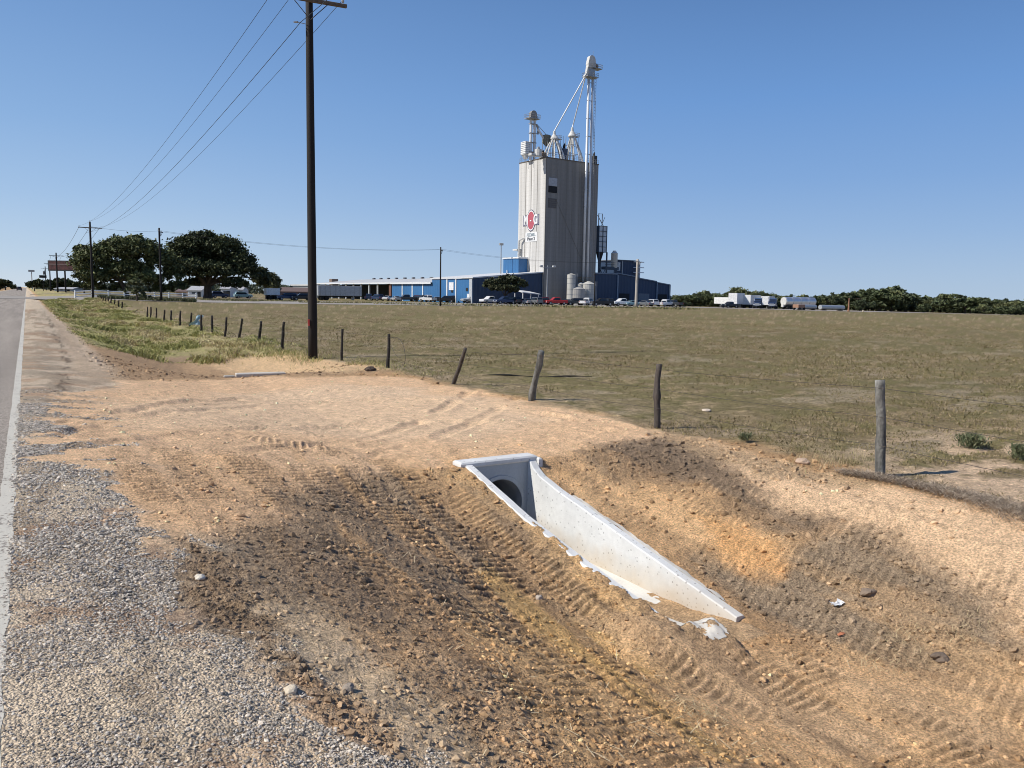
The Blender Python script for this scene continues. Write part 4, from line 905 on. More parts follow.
# ================================================================== THE FEED MILL
ZL = -.42; C0 = at(543.4, 300, 210); C0 = (C0[0], C0[1], ZL); RZ = D2R(3.0)
cR, sR = math.cos(RZ), math.sin(RZ)
def loc_ray(px, py):
    d = ray(px, py); o = (-C0[0], -C0[1], H-ZL)
    return (o[0]*cR+o[1]*sR, -o[0]*sR+o[1]*cR, o[2]), (d[0]*cR+d[1]*sR, -d[0]*sR+d[1]*cR, d[2])
def SX(px, py, y0): o, d = loc_ray(px, py); t = (y0-o[1])/d[1]; return (o[0]+d[0]*t, o[2]+d[2]*t)
def SY(px, py, x0): o, d = loc_ray(px, py); t = (x0-o[0])/d[0]; return (o[1]+d[1]*t, o[2]+d[2]*t)
def toW(x, y, z=0): return (C0[0]+x*cR-y*sR, C0[1]+x*sR+y*cR, ZL+z)
def mill(name, label, cat, x=0, y=0, z=0, group=None, rz=0): return thing(name, label, cat, toW(x, y, z), RZ+rz, group)
def corrug(name, c, per=.9, lo=.82, amp=.12, axis='X'):
    m = mat(name, c, .55, noise=[(.12, .88, 1.1, 1), (1.5, .95, 1.05, .3)]); nt = m.node_tree; N = nt.nodes; L = nt.links
    tc = N.new('ShaderNodeTexCoord'); wv = N.new('ShaderNodeTexWave'); wv.bands_direction = axis; wv.inputs['Scale'].default_value = .314/per
    L.new(tc.outputs['Object'], wv.inputs[0]); bp = N.new('ShaderNodeBump'); bp.inputs['Distance'].default_value = amp; bp.inputs['Strength'].default_value = .6
    L.new(wv.outputs['Fac'], bp.inputs['Height']); L.new(bp.outputs[0], N['Principled BSDF'].inputs['Normal']); return m
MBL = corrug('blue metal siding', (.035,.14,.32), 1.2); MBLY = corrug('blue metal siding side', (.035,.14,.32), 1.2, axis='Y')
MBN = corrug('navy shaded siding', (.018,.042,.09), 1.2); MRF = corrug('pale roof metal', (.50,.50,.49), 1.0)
MTR = cm('white trim', (.68,.69,.70), .5); MGT = cm('grey steel', (.33,.34,.35), .5, .3); MDK = cm('black opening', (.012,.013,.016), .8)
MWH = cm('white painted metal', (.62,.61,.58), .5, noise=[(1.5,.8,1.1,1)])
def slip(name, c):                         # slip-formed concrete: lift bands and vertical weather streaks
    m = mat(name, c, .9, noise=[(.10, .86, 1.1, .12), (.8, .76, 1.16, .03), (3, .93, 1.06, 1)], bump=(4, .02)); nt = m.node_tree; N = nt.nodes; L = nt.links
    b = N['Principled BSDF']; src = b.inputs['Base Color'].links[0].from_socket; tc = N.new('ShaderNodeTexCoord'); wv = N.new('ShaderNodeTexWave'); wv.bands_direction = 'Z'
    wv.inputs['Scale'].default_value = .314/1.25; wv.inputs['Distortion'].default_value = .4; L.new(tc.outputs['Object'], wv.inputs[0])
    r = N.new('ShaderNodeMapRange'); r.inputs[1].default_value = 0; r.inputs[2].default_value = .15; r.inputs[3].default_value = .955; r.inputs[4].default_value = 1; L.new(wv.outputs['Fac'], r.inputs[0])
    q = N.new('ShaderNodeVectorMath'); q.operation = 'SCALE'; L.new(src, q.inputs[0]); L.new(r.outputs[0], q.inputs['Scale']); L.new(q.outputs[0], b.inputs['Base Color']); return m
MSIL = slip('slip formed concrete', (.57,.555,.53)); MSIF = slip('shade toned slip formed concrete', (.262,.25,.235)); MSEAM = cm('dark seam', (.20,.185,.165), .9)  # front concrete: shade of the unlit side put into its darker colour
WX = SX(598.5, 166, 0)[0]; WYd = SY(519.5, 163, 0)[0]; TOP = SX(545.8, 156.6, 0)[1]
silo = mill('grain_silo', 'tall square concrete grain silo tower with a red emblem on its sunlit side', 'silo')
mb = MB()
# body built as flat piers with recessed joints
def face_strip(mb, a0, a1, fixed, axis, z0, z1, pro): 
    if axis == 'x': mb.box(a0, a1, fixed-pro, fixed+.3, z0, z1)
    else: mb.box(fixed-pro, fixed+.3, a0, a1, z0, z1)
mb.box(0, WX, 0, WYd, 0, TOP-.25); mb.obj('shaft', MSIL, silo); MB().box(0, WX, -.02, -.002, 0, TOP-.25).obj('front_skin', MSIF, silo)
seams = MB()
for px in (557, 566.5, 572, 579, 583.5, 594.5):
    x = SX(px, 200, 0)[0]; seams.box(x-.05, x+.05, -.035, .1, 0, TOP-.25)
for px in (526.0, 531.5, 537.5):
    y = SY(px, 180, 0)[0]; seams.box(-.035, .1, y-.09, y+.09, 0, TOP-.25)
seams.box(-.05, .12, -.05, .12, 0, TOP-.25)
seams.obj('joint', MSEAM, silo)
MB().box(-.12, WX+.12, -.12, WYd+.12, TOP-.248, TOP, .03).obj('parapet', cm('dark parapet', (.13,.115,.105), .9), silo)
# recessed lift openings on the shaded side
x0_, z1_ = SX(548.6, 177.5, 0); x1_, z0_ = SX(557, 186.5, 0)
MB().box(x0_, x1_, -.12, .0, z0_, z1_).obj('window_panel', cm('pale panel', (.42,.43,.46), .6), silo)
zz0 = SX(550, 192.5, 0)[1]; MB().box(x0_, x1_, -.09, .0, zz0, z0_-.06).obj('window_opening', MDK, silo)
x2_, za = SX(549, 198, 0); zb2 = SX(549, 208, 0)[1]; mb = MB()
for k in range(5): z = za+(zb2-za)*k/5; mb.box(x0_, x1_-.1, -.10, .0, z+(zb2-za)/5*.85, z)
mb.obj('louvre', cm('dark louvre', (.13,.12,.115), .7), silo)
mb = MB()
mb.tube([(SX(556, 200, 0)[0], -.15, SX(556, 200, 0)[1]), (SX(582, 262, 0)[0], -.15, SX(582, 262, 0)[1])], .035, 5); mb.obj('cable', MSEAM, silo)
mb = MB()
for t in [k/16 for k in range(17)]:
    mb.tube([(WX*t, .05, TOP), (WX*t, .05, TOP+1.05)], .04, 4); mb.tube([(.05, WYd*t, TOP), (.05, WYd*t, TOP+1.05)], .04, 4); mb.tube([(WX-.05, WYd*t, TOP), (WX-.05, WYd*t, TOP+1.05)], .04, 4)
for z in (.55, 1.05): mb.tube([(WX-.05, 0, TOP+z), (WX-.05, WYd, TOP+z)], .035, 4); mb.tube([(0, .05, TOP+z), (WX, .05, TOP+z)], .035, 4); mb.tube([(.05, 0, TOP+z), (.05, WYd, TOP+z)], .035, 4)
mb.obj('handrail', MGT, silo)
# duct and bracket at the back corner of the sunlit side
ya, za = SY(521.5, 241, 0); yb, zb_ = SY(518, 262, 0); mb = MB()
mb.tube([(-.9, ya, zb_-3), (-.9, ya, za), (-.5, ya-1.2, za+.6), (0, ya-1.6, za+.6)], .28, 8); mb.box(-1.5, -.05, yb-1.5, yb+.5, SY(519, 250, 0)[1]-.2, SY(519, 250, 0)[1]+.2); mb.obj('duct', MWH, silo)
# ---- emblem and lettering on the sunlit side (local x = 0 plane, reading direction is -y)
def text_mesh(body, size, name, m, parent, y, z, x, sx=1.0, ext=.02, align='CENTER'):
    cu = bpy.data.curves.new(name, 'FONT'); cu.body = body; cu.size = size; cu.extrude = ext; cu.align_x = align; cu.align_y = 'CENTER'; cu.offset = size*.035
    tmp = bpy.data.objects.new(name, cu); COL.objects.link(tmp); bpy.context.view_layer.update()
    me = bpy.data.meshes.new_from_object(tmp.evaluated_get(bpy.context.evaluated_depsgraph_get())); bpy.data.objects.remove(tmp)
    me.materials.clear(); me.materials.append(m); o = bpy.data.objects.new(name, me); COL.objects.link(o); o.parent = parent
    # text lies in its own xy plane: reading axis -> -y, up axis -> z, facing -> -x
    o.matrix_local = Matrix(((0, 0, -1, x), (-sx, 0, 0, y), (0, 1, 0, z), (0, 0, 0, 1))); return o
def disc(mb, yc, zc, ry, rz_, x, n=40):
    mb.add([(x, yc, zc)]+[(x, yc-ry*math.cos(2*math.pi*k/n), zc+rz_*math.sin(2*math.pi*k/n)) for k in range(n)], [(0, (k+1) % n+1, k+1) for k in range(n)])
ec, ez = SY(531.2, 220.5, 0); e0, _ = SY(523.2, 220.5, 0); e1, _ = SY(539.0, 220.5, 0); ew = abs(e1-e0)
zt = SY(531, 209.5, 0)[1]; zbm = SY(531, 231.2, 0)[1]; eh = (zt-zbm)
MRED = cm('emblem red', (.42,.09,.12), .7); MNV = cm('emblem navy', (.035,.04,.10), .6); MWP = cm('emblem white', (.70,.70,.70), .7)
em = MB().box(-.06, -.004, ec-ew*.5, ec+ew*.5, ez-eh*.235, ez+eh*.26).obj('emblem', MNV, silo)
MB().box(-.075, -.062, ec-ew*.47, ec+ew*.47, ez-eh*.21, ez+eh*.235).obj('emblem_block', cm('emblem grey', (.33,.32,.38), .6), em)
for f, m_, x in ((.5, MNV, -.090), (.465, MWP, -.105), (.41, MRED, -.120)):
    mb = MB(); disc(mb, ec, ez, ew*.27*f/.5, eh*f, x); mb.obj('emblem_disc', m_, em)
text_mesh('M', eh*.60, 'emblem_letter', MWP, em, ec+ew*.31, ez+.1, -.16, .80, .03)
text_mesh('G', eh*.60, 'emblem_letter', MWP, em, ec-ew*.30, ez+.1, -.16, .78, .03)
text_mesh('-', eh*.34, 'emblem_letter', MWP, em, ec+.05, ez+.1, -.16, 1.1, .03)
sy0 = SY(525.6, 236, 0)[0]; sy1 = SY(537.2, 236, 0)[0]; sz1 = SY(531, 232.2, 0)[1]; sz0 = SY(531, 241.6, 0)[1]; sw = abs(sy1-sy0); sh = sz1-sz0; sc_ = (sy0+sy1)/2
sg = MB().box(-.08, -.004, sc_-sw/2, sc_+sw/2, sz0, sz1).obj('sign_board', MWP, silo)
text_mesh('FEEDMILL', sh*.46, 'sign_lettering', cm('sign grey', (.25,.30,.33)), sg, sc_, (sz0+sz1)/2+sh*.20, -.10, .82*sw/(sh*.46*4.6), .012)
text_mesh('Plant 2', sh*.46, 'sign_lettering', cm('sign dark', (.10,.11,.13)), sg, sc_, (sz0+sz1)/2-sh*.22, -.10, .72*sw/(sh*.46*3.0), .012)

# ---- tall bucket elevator against the shaded side
yL = -1.3
be = mill('bucket_elevator', 'tall twin tube bucket elevator rising above the right end of the silo', 'bucket elevator', 0, 0)
xa = SX(586.2, 170, yL)[0]; xb = SX(590.2, 170, yL)[0]; zt_ = SX(588.5, 77, yL)[1]; xm = (xa+xb)/2
MTU = cm('bright steel tube', (.72,.74,.76), .45, .15, noise=[(.25,.8,1.1,1)])
for x in (xa, xb): MB().tube([(x, yL, 0), (x, yL, zt_)], .33, 10).obj('leg_tube', MTU, be, smooth=True)
mb = MB(); k = 3.0
while k < zt_: mb.box(xa-.4, xb+.4, yL-.12, yL+.12, k, k+.12); k += 4.6
mb.obj('collar', MGT, be)
mb = MB(); lx = xb+.75
mb.tube([(lx, yL, 1), (lx, yL, zt_)], .06, 5); mb.tube([(lx+.45, yL, 1), (lx+.45, yL, zt_)], .06, 5); k = 1
while k < zt_: mb.tube([(lx, yL, k), (lx+.45, yL, k)], .045, 4); k += .8
mb.obj('ladder', MGT, be)
zp = zt_; zh = SX(590, 55, yL)[1]; zm = SX(588, 64, yL)[1]
def platform(mb, x0, x1, y0, y1, z, rail=1.0):
    mb.box(x0, x1, y0, y1, z-.10, z+.05)
    for (ax, ay, bx, by) in ((x0, y0, x1, y0), (x1, y0, x1, y1), (x1, y1, x0, y1), (x0, y1, x0, y0)):
        for h_ in (.5, 1.0): mb.tube([(ax, ay, z+h_*rail), (bx, by, z+h_*rail)], .045, 4)
        for f in (0, .5): mb.tube([(ax+(bx-ax)*f, ay+(by-ay)*f, z), (ax+(bx-ax)*f, ay+(by-ay)*f, z+rail)], .045, 4)
mb = MB(); platform(mb, xa-1.3, xb+1.0, yL-1.2, yL+1.2, zp); mb.obj('platform', MGT, be)
mb = MB(); platform(mb, xm-.2, xb+2.4, yL-1.0, yL+1.0, zm-.8); mb.obj('platform', MGT, be)
mb = MB(); mb.box(xa-.35, xb+.35, yL-.45, yL+.45, zp, zm-.9, .05); mb.obj('head_trunk', cm('galvanised steel'), be)
pr = [(xa-.55, zm-.9), (xb+.55, zm-.9), (xb+.6, zm+.2)]+[(xm+1.05*math.cos(a), zh-1.15+1.05*math.sin(a)) for a in [math.pi*k/10 for k in range(11)]]+[(xa-.65, zm)]
MB().prism(pr, yL-.55, yL+.55).obj('head_housing', MWH, be)
mb = MB(); mb.prism([(xa-.5, zm-.3), (xa-.3, zp+.6), (xa-1.4, zp-.5), (xa-1.7, zp-.1), (xa-1.0, zp+.9), (xa-.7, zm-.6)], yL-.4, yL+.4); mb.obj('discharge_chute', MWH, be)
mb = MB(); mb.box(xb+.5, xb+1.5, yL-.4, yL+.4, zm-.7, zm+.35, .08); mb.obj('motor', cm('rusty brown drive', (.20,.12,.07), .8), be)
MB().tube([(xb-.1, yL, zh-.3), (xb-.1, yL, SX(592, 51, yL)[1])], .05, 4).obj('lightning_rod', MGT, be)
# distributors with fans of spouts
def distributor(pxc, pyt, pyc, fans, yy, label):
    xc, zt2 = SX(pxc, pyt, yy); zc = SX(pxc, pyc, yy)[1]
    t = mill('grain_distributor', label, 'distributor', xc, yy, TOP, 'spout distributors on the silo roof')
    zt2 -= TOP; zc -= TOP
    MB().tube([(0, 0, zc-.25), (0, 0, zc), (0, 0, zt2-.9), (0, 0, zt2)], [1.15, 1.15, .4, .32], 14).obj('cone', MWH, t, smooth=False)
    for (dx, dy) in fans: MB().tube([(dx*.22, dy*.22, zc-.2), (dx*.8, dy*.8, zc*.35), (dx, dy, 0)], .20, 7).obj('spout', MWH if dx < .5 else MTU, t)
    mb = MB(); 
    for sx_, sy_ in ((-1,-1),(1,-1),(1,1),(-1,1)): mb.tube([(sx_*1.5, sy_*1.3, 0), (sx_*1.2, sy_*1.1, zc+.1)], .07, 5)
    for zq in (zc*.33, zc*.66): mb.tube([(-1.4,-1.2,zq),(1.4,-1.2,zq),(1.4,1.2,zq),(-1.4,1.2,zq),(-1.4,-1.2,zq)], .06, 4)
    mb.obj('support_frame', MGT, t); mb = MB(); platform(mb, .6, 2.0, -.8, .8, zc-.1, .9); mb.obj('platform', MGT, t)
    return xc, zt2+TOP
fan = [(-3.3,-1.5),(-2.6,1.4),(-1.7,-2.6),(-.8,2.2),(.3,-3.0),(1.4,2.3),(2.0,-2.2),(2.9,.8),(3.5,-1.2)]
d1 = distributor(554.3, 131, 138.5, fan, 3.4, 'left spout distributor with a white cone on the silo roof')
d2 = distributor(572.3, 127.5, 136, [(-1.9,-1.6),(-1.3,1.4),(-.9,-2.3),(.2,2.2),(.9,-2.6),(2.0,1.9),(2.8,-1.8),(4.0,.8),(3.3,-.8)], 4.6, 'right spout distributor with a taller white cone on the silo roof')
sp0 = (xa-1.5, yL, zp-.4)
o = MB().tube([sp0, (d1[0]+.3, 3.2, d1[1]+.6), (d1[0], 3.4, d1[1]-.1)], .17, 8).obj('spout_pipe', MTU, be); 
o = MB().tube([(xa-1.2, yL, zp-.4), (d2[0]+.2, 4.5, d2[1]+.8), (d2[0], 4.6, d2[1]-.1)], .16, 8).obj('spout_pipe', MTU, be)
# shorter elevator on the left of the roof
yS = 6.5; xs0 = SX(530.5, 150, yS)[0]; xs1 = SX(534.2, 150, yS)[0]; zs = SX(532, 120, yS)[1]; zs2 = SX(532, 109.5, yS)[1]
sb = mill('bucket_elevator', 'short bucket elevator with a platform at the left corner of the silo roof', 'bucket elevator')
for x in (xs0, xs1): MB().tube([(x, yS, TOP-.3), (x, yS, zs)], .38, 8).obj('leg_tube', MTU, sb)
mb = MB(); k = TOP+2
while k < zs: mb.box(xs0-.5, xs1+.5, yS-.45, yS+.45, k, k+.15); k += 2.4
mb.obj('collar', MGT, sb)
mb = MB(); platform(mb, xs0-1.4, xs1+.9, yS-1.3, yS+1.3, zs+.3); mb.obj('platform', MGT, sb)
xm2 = (xs0+xs1)/2; MB().prism([(xs0-.5, zs+.3), (xs1+.5, zs+.3)]+[(xm2+.95*math.cos(a), zs2-1.2+.95*math.sin(a)) for a in [math.pi*k/8 for k in range(9)]], yS-.5, yS+.5).obj('head_housing', cm('dull steel housing', (.25,.24,.23), .6), sb)
mb = MB(); mb.tube([(xs1+.6, yS, zs-1.0), (xs1+1.3, yS, zs-2.2), (xs1+1.0, yS, zs-3.4)], .3, 7); mb.obj('discharge_chute', MGT, sb)
xk, zk = SX(546.5, 139, 6); xj, zj = SX(538, 128.5, 6)
mb = MB(); mb.tube([(xj, 6.2, zj), (xk-.9, 6, zk)], .3, 8); mb.obj('spout_pipe', MTU, sb); mb = MB(); mb.tube([(xj+.2, 6.2, zj+.8), (xk, 6, zk+1)], .08, 5); mb.obj('brace', MGT, sb)
cy_ = mill('dust_cyclone', 'round dusty brown cyclone on legs between short elevator and left distributor', 'cyclone', xk, 6, TOP)
MB().tube([(0,0,zk-TOP-1.9),(0,0,zk-TOP-1.0),(0,0,zk-TOP+.9),(0,0,zk-TOP+1.1)], [.3,1.15,1.15,.5], 12).obj('drum', cm('dusty brown drum', (.20,.19,.14), .8), cy_)
mb = MB()
for a in (-1, 1): mb.tube([(a*.9, -.7, 0), (a*.8, -.6, zk-TOP-.9)], .09, 5); mb.tube([(a*.9, .7, 0), (a*.8, .6, zk-TOP-.9)], .09, 5)
mb.obj('leg', MGT, cy_)
xw0, zw1 = SX(523.2, 141.5, 7.5); xw1, zw0 = SX(529.2, 155.5, 7.5)
bf = mill('dust_filter', 'white ribbed box filter on legs at the far left roof corner', 'filter box', (xw0+xw1)/2, 7.5, TOP); hw = (xw1-xw0)/2
MB().box(-hw, hw*.55, -1.1, 1.1, zw0-TOP, zw1-TOP, .05).obj('box', cm('bright white box', (.78,.78,.76), .6), bf)
mb = MB()
for k in range(7): z = zw0-TOP+(zw1-zw0)*(k+.5)/7; mb.box(-hw-.05, hw*.55+.05, -1.16, 1.16, z-.05, z+.05)
mb.obj('rib', MGT, bf)
MB().prism([(-hw*.9, zw0-TOP), (hw*.5, zw0-TOP), (0, .3), (-.25, .3)], -.8, .8).obj('hopper', MWH, bf)
mb = MB()
for a, b_ in ((-hw+.1, -1), (hw*.5, -1), (-hw+.1, 1), (hw*.5, 1)): mb.tube([(a, b_, 0), (a, b_, zw0-TOP)], .09, 4)
mb.obj('leg', MGT, bf)
# small machines along the roof edge
def roofbox(px0, py0, px1, py1, yy, nm, lab, cat, m, kind='box'):
    x0, z1 = SX(px0, py0, yy); x1, _ = SX(px1, py1, yy); xc = (x0+x1)/2; w_ = (x1-x0)/2
    t = mill(nm, lab, cat, xc, yy, TOP); h_ = z1-TOP
    if kind == 'box': MB().box(-w_, w_, -.7, .7, .1, h_*.7, .06).obj('housing', m, t)
    else: MB().tube([(0,0,.1),(0,0,h_*.7)], w_, 10).obj('housing', m, t)
    MB().tube([(0,0,h_*.7),(0,0,h_*.85),(.2,0,h_)], [w_*.5,w_*.5,.12], 8).obj('vent_cap', MDK if kind == 'box' else MGT, t); MB().box(-w_*1.1, w_*1.1, -.8, .8, 0, .1).obj('base', MGT, t)
roofbox(535.5, 146, 541, 158, 1.2, 'roof_fan', 'whitish round roof fan with black top beside the silo corner', 'roof fan', MWH, 'cyl')
roofbox(541, 150, 545, 158, 2.0, 'roof_fan', 'rusty box fan between the round fan and the left distributor', 'roof fan', cm('rust tinted steel', (.30,.21,.14), .8))
roofbox(530, 152, 534, 160, 1.5, 'roof_fan', 'pale tilted chute box under the short elevator', 'roof fan', MWH)
roofbox(562, 143, 566, 158, 2.5, 'roof_fan', 'blue black drive unit between the two distributors', 'roof fan', cm('blue black unit', (.06,.08,.13), .6))
roofbox(592.5, 152, 595.5, 160, 1.5, 'roof_fan', 'dark drive unit right of the tall elevator at the silo top', 'roof fan', cm('dark unit', (.05,.05,.05), .6))
mb = MB(); mb.tube([(SX(563.5, 150, 2.5)[0], 2.5, TOP), (SX(563.5, 136, 2.5)[0], 2.5, SX(563.5, 136, 2.5)[1])], .05, 4); o = mb.obj('antenna', MGT); o.location = toW(0, 0); o.rotation_euler = (0, 0, RZ); tag(o, 'thin antenna rod between the two distributors', 'antenna')

# ---- storage tanks at the foot of the silo
def tank(px0, px1, pyt, yy, label, m, cone=.8, group='white tanks at the foot of the silo'):
    x0, _ = SX(px0, 298, yy); x1, zt3 = SX(px1, pyt, yy); r_ = (x1-x0)/2
    t = mill('storage_tank', label, 'tank', (x0+x1)/2, yy, 0, group)
    MB().tube([(0,0,0),(0,0,zt3-cone)], r_, 20).obj('shell', m, t, smooth=False); MB().tube([(0,0,zt3-cone),(0,0,zt3)], [r_+.05,r_*.2], 20).obj('roof', m, t)
    mb = MB(); k = 1.2
    while k < zt3-cone: mb.tube([(0,0,k),(0,0,k+.08)], r_+.04, 20); k += 1.4
    mb.obj('hoop', MGT, t); mb = MB(); mb.tube([(r_*.5, -r_-.12, 0), (r_*.5, -r_-.12, zt3)], .05, 4); mb.tube([(r_*.5+.4, -r_-.12, 0), (r_*.5+.4, -r_-.12, zt3)], .05, 4); mb.obj('ladder', MGT, t)
MTK = cm('chalky tank paint', (.50,.49,.45), .7, noise=[(.8,.8,1.1,.2)]); MTG = cm('grey tank paint', (.36,.35,.33), .7, noise=[(.8,.8,1.1,.2)])
tank(567.5, 574.8, 273.6, -4.5, 'slim tall pale storage tank at the silo foot', MTK, .3)
tank(572.3, 583.5, 286.5, -5.5, 'squat grey storage tank in front of the others', MTG, .7)
tank(583.2, 593.8, 281.5, -4.2, 'round pale storage tank under the tall bucket elevator', MTK, .7)
tank(577.5, 583.4, 282.2, -2.9, 'pale storage tank half hidden behind the squat grey one', MTK, .6)
bp_ = mill('elevator_boot', 'yellow brown boot platform around the foot of the tall elevator', 'platform', xm, yL, SX(588, 281, yL)[1]); mb = MB(); platform(mb, -1.6, 1.6, -1.1, 1.1, 0, 1); mb.obj('platform', cm('ochre steel', (.35,.25,.13), .7), bp_)

# ---- load-out bin tower right of the silo
yB = 3.0; bx0, bz1 = SX(596.5, 226, yB); bx1, bz0 = SX(603.6, 252.5, yB)
lb = mill('load_out_bin', 'ribbed blue grey steel bin on tall legs beside the right edge of the silo', 'steel bin', bx0, yB, 0); bw = bx1-bx0
mb = MB(); mb.box(0, bw, -1.1, 1.1, bz0, bz1); mb.obj('bin', cm('blue grey bin steel', (.50,.56,.62), .5, noise=[(.6,.75,1.15,1)]), lb)
mb = MB()
for k in range(6): z = bz0+(bz1-bz0)*k/5; mb.box(-.1, bw+.1, -1.22, 1.22, z-.06, z+.06)
for f in (0, .5, 1): mb.box(bw*f-.08, bw*f+.08, -1.26, 1.26, bz0, bz1+.05)
mb.obj('stiffener', cm('dark blue steel', (.04,.06,.09), .6), lb)
MB().tube([(bw/2,0,bz0),(bw/2,0,bz0-3.2)], [bw*.5,.25], 4).obj('hopper', cm('black hopper', (.02,.022,.025), .7), lb)
mb = MB(); 
for x in (0, bw):
    for y in (-1.4, 1.4): mb.box(x-.16, x+.16, y-.16, y+.16, 0, bz0)
zc1 = SX(600, 266, yB)[1]; mb.tube([(0,-1.5,zc1),(bw,-1.5,zc1-5)], .1, 5); mb.tube([(bw,-1.5,zc1),(0,-1.5,zc1-5)], .1, 5); mb.obj('leg', cm('dark blue steel'), lb)
mb = MB(); pz = SX(599, 213.5, yB)[1]; mb.tube([(bw*.25,0,bz1),(bw*.25,0,pz),(bw*.7,0,pz),(bw*.7,0,bz1+.4)], .13, 6); mb.tube([(bw*.1,0,bz1+3),(bw*.9,0,bz1)], .12, 5); mb.tube([(bw*.6,0,bz1),(bw+.1,0,bz1+2.6)], .08, 5); mb.obj('pipework', MGT, lb)
mb = MB(); ex_ = SX(617, 266, yB)[0]-bx0; mb.box(bw, ex_, -.8, .8, zc1-.9, zc1-.1); 
for z in (.5, 1): mb.tube([(bw,-.8,zc1+z),(ex_,-.8,zc1+z)], .05, 4)
mb.obj('catwalk', cm('dark blue steel'), lb)
sx0, sz1_ = SX(612, 250.5, yB); sx1, sz0_ = SX(616.5, 268, yB); st = mill('exhaust_stack', 'short white round exhaust stack standing on the catwalk', 'stack', (sx0+sx1)/2, yB, sz0_)
rs_ = (sx1-sx0)/2; MB().tube([(0,0,0),(0,0,(sz1_-sz0_)*.85)], rs_, 14).obj('shell', cm('cream stack', (.55,.50,.42), .7), st, smooth=False); MB().tube([(0,0,(sz1_-sz0_)*.85),(0,0,(sz1_-sz0_)*.93),(0,0,sz1_-sz0_)], [rs_,rs_*.6,rs_*.5], 14).obj('cap', MWH, st)
# dark penthouse on the right wing
hx0, hz1 = SX(617.5, 259.5, 6); hx1, _ = SX(639, 261, 6); ph = mill('rooftop_house', 'dark blue boxy rooftop house with pale corner post above the right wing', 'rooftop building', hx0, 6, 0)
hwid = hx1-hx0; xpost = SX(622.5, 262, 6)[0]-hx0
MB().box(.3, hwid, .15, 8, 5.5, hz1-.25).obj('wall', MBN, ph); MB().box(0, hwid+.2, -.1, 8.2, hz1-.248, hz1).obj('roof', cm('slate roof', (.10,.11,.13)), ph)
MB().box(xpost-.2, xpost+.2, -.05, .14, 5.5, hz1-.26).obj('corner_post', MGT, ph); MB().box(xpost-1.9, xpost-.9, -.1, .13, hz1-3.2, hz1-.8).obj('duct', MWH, ph)
mb = MB()
for pyy in (262, 267.5, 272.5): z = SX(636, pyy, 6)[1]; mb.box(hwid-2.6, hwid+1.6, -.6, -.35, z-.12, z+.12)
mb.obj('bracket', MTR, ph); MB().box(hwid-.1, hwid+.15, -.5, .14, 5.5, hz1-.3).obj('drain_pipe', MTR, ph)

# ---- the long warehouse: left wing
def gable(nm, x0, x1, y0, y1, zl, zr, zc, xc, wall, roofm, parent_label, cat):
    t = mill(nm, parent_label, cat, x0, y0, 0); W_ = x1-x0; c = xc-x0; Ld = y1-y0
    MB().prism([(0,0),(W_,0),(W_,zr),(c,zc),(0,zl)], 0, Ld).obj('wall', wall, t)
    mb = MB(); mb.add([(-.4,-.35,zl-.02),(c,-.35,zc+.05),(W_+.4,-.35,zr-.02),(-.4,Ld+.3,zl-.02),(c,Ld+.3,zc+.05),(W_+.4,Ld+.3,zr-.02),(-.4,-.35,zl+.22),(c,-.35,zc+.3),(W_+.4,-.35,zr+.22),(-.4,Ld+.3,zl+.22),(c,Ld+.3,zc+.3),(W_+.4,Ld+.3,zr+.22)],
      [(6,7,10,9),(7,8,11,10),(0,1,7,6),(1,2,8,7),(0,6,9,3),(2,5,11,8),(3,9,10,4),(4,10,11,5),(1,0,3,4),(2,1,4,5)]); mb.obj('roof', roofm, t)
    return t
XL = SX(473, 300, .5)[0]; ZE = SX(473, 278.3, .5)[1]; ZM = SX(545, 273.0, .5)[1]; YE = SY(433, 290, XL)[0]; ZE2 = ZE
wh = mill('warehouse', 'long blue metal warehouse with white pilasters reaching up to the silo', 'warehouse', XL, .5, 0)
Wd = -XL+14; zr = ZE+(ZM-ZE)/(-XL)*Wd
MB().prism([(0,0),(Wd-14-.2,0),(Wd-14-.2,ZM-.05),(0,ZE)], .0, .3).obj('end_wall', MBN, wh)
MB().box(-.02, .28, .32, YE, 0, ZE-.1).obj('side_wall', MBLY, wh)
mb = MB(); mb.add([(-.35,-.3,ZE),(Wd,-.3,zr),(Wd,YE+.3,zr),(-.35,YE+.3,ZE),(-.35,-.3,ZE+.3),(Wd,-.3,zr+.3),(Wd,YE+.3,zr+.3),(-.35,YE+.3,ZE+.3)], [(4,5,6,7),(0,1,5,4),(3,0,4,7),(2,3,7,6),(1,0,3,2)]); mb.obj('roof', cm('white roof edge', (.60,.61,.62), .6), wh)
def pil(ys, x, z1, parent, w_=.28, m=MTR):
    for y in ys: MB().box(x-.12, x, y-w_, y+w_, 0, z1).obj('pilaster', m, parent)
yq = lambda px: SY(px, 290, XL)[0]-.5
pil([yq(p) for p in (447.2, 456)], -.021, ZE-.1, wh); MB().box(-.16, -.021, .32, 1.7, 0, ZE-.1).obj('corner_panel', cm('pale grey panel', (.42,.44,.47), .6), wh)
MB().box(-.10, -.022, yq(469.6)-.3, yq(468)+.3, .2, 2.3).obj('door', MTR, wh); MB().box(-.10, -.022, yq(452)-.9, yq(449.5)+.2, 3.2, 5.2).obj('wall_emblem', cm('pale wall emblem', (.72,.72,.74)), wh)
MB().box(-.12, -.022, yq(467.6)-.3, yq(466.8)+.3, 3.0, 3.8).obj('wall_lamp', MDK, wh); MB().box(-.12, -.022, yq(453)-.2, yq(452)+.3, 2.6, 3.2).obj('wall_lamp', MDK, wh)
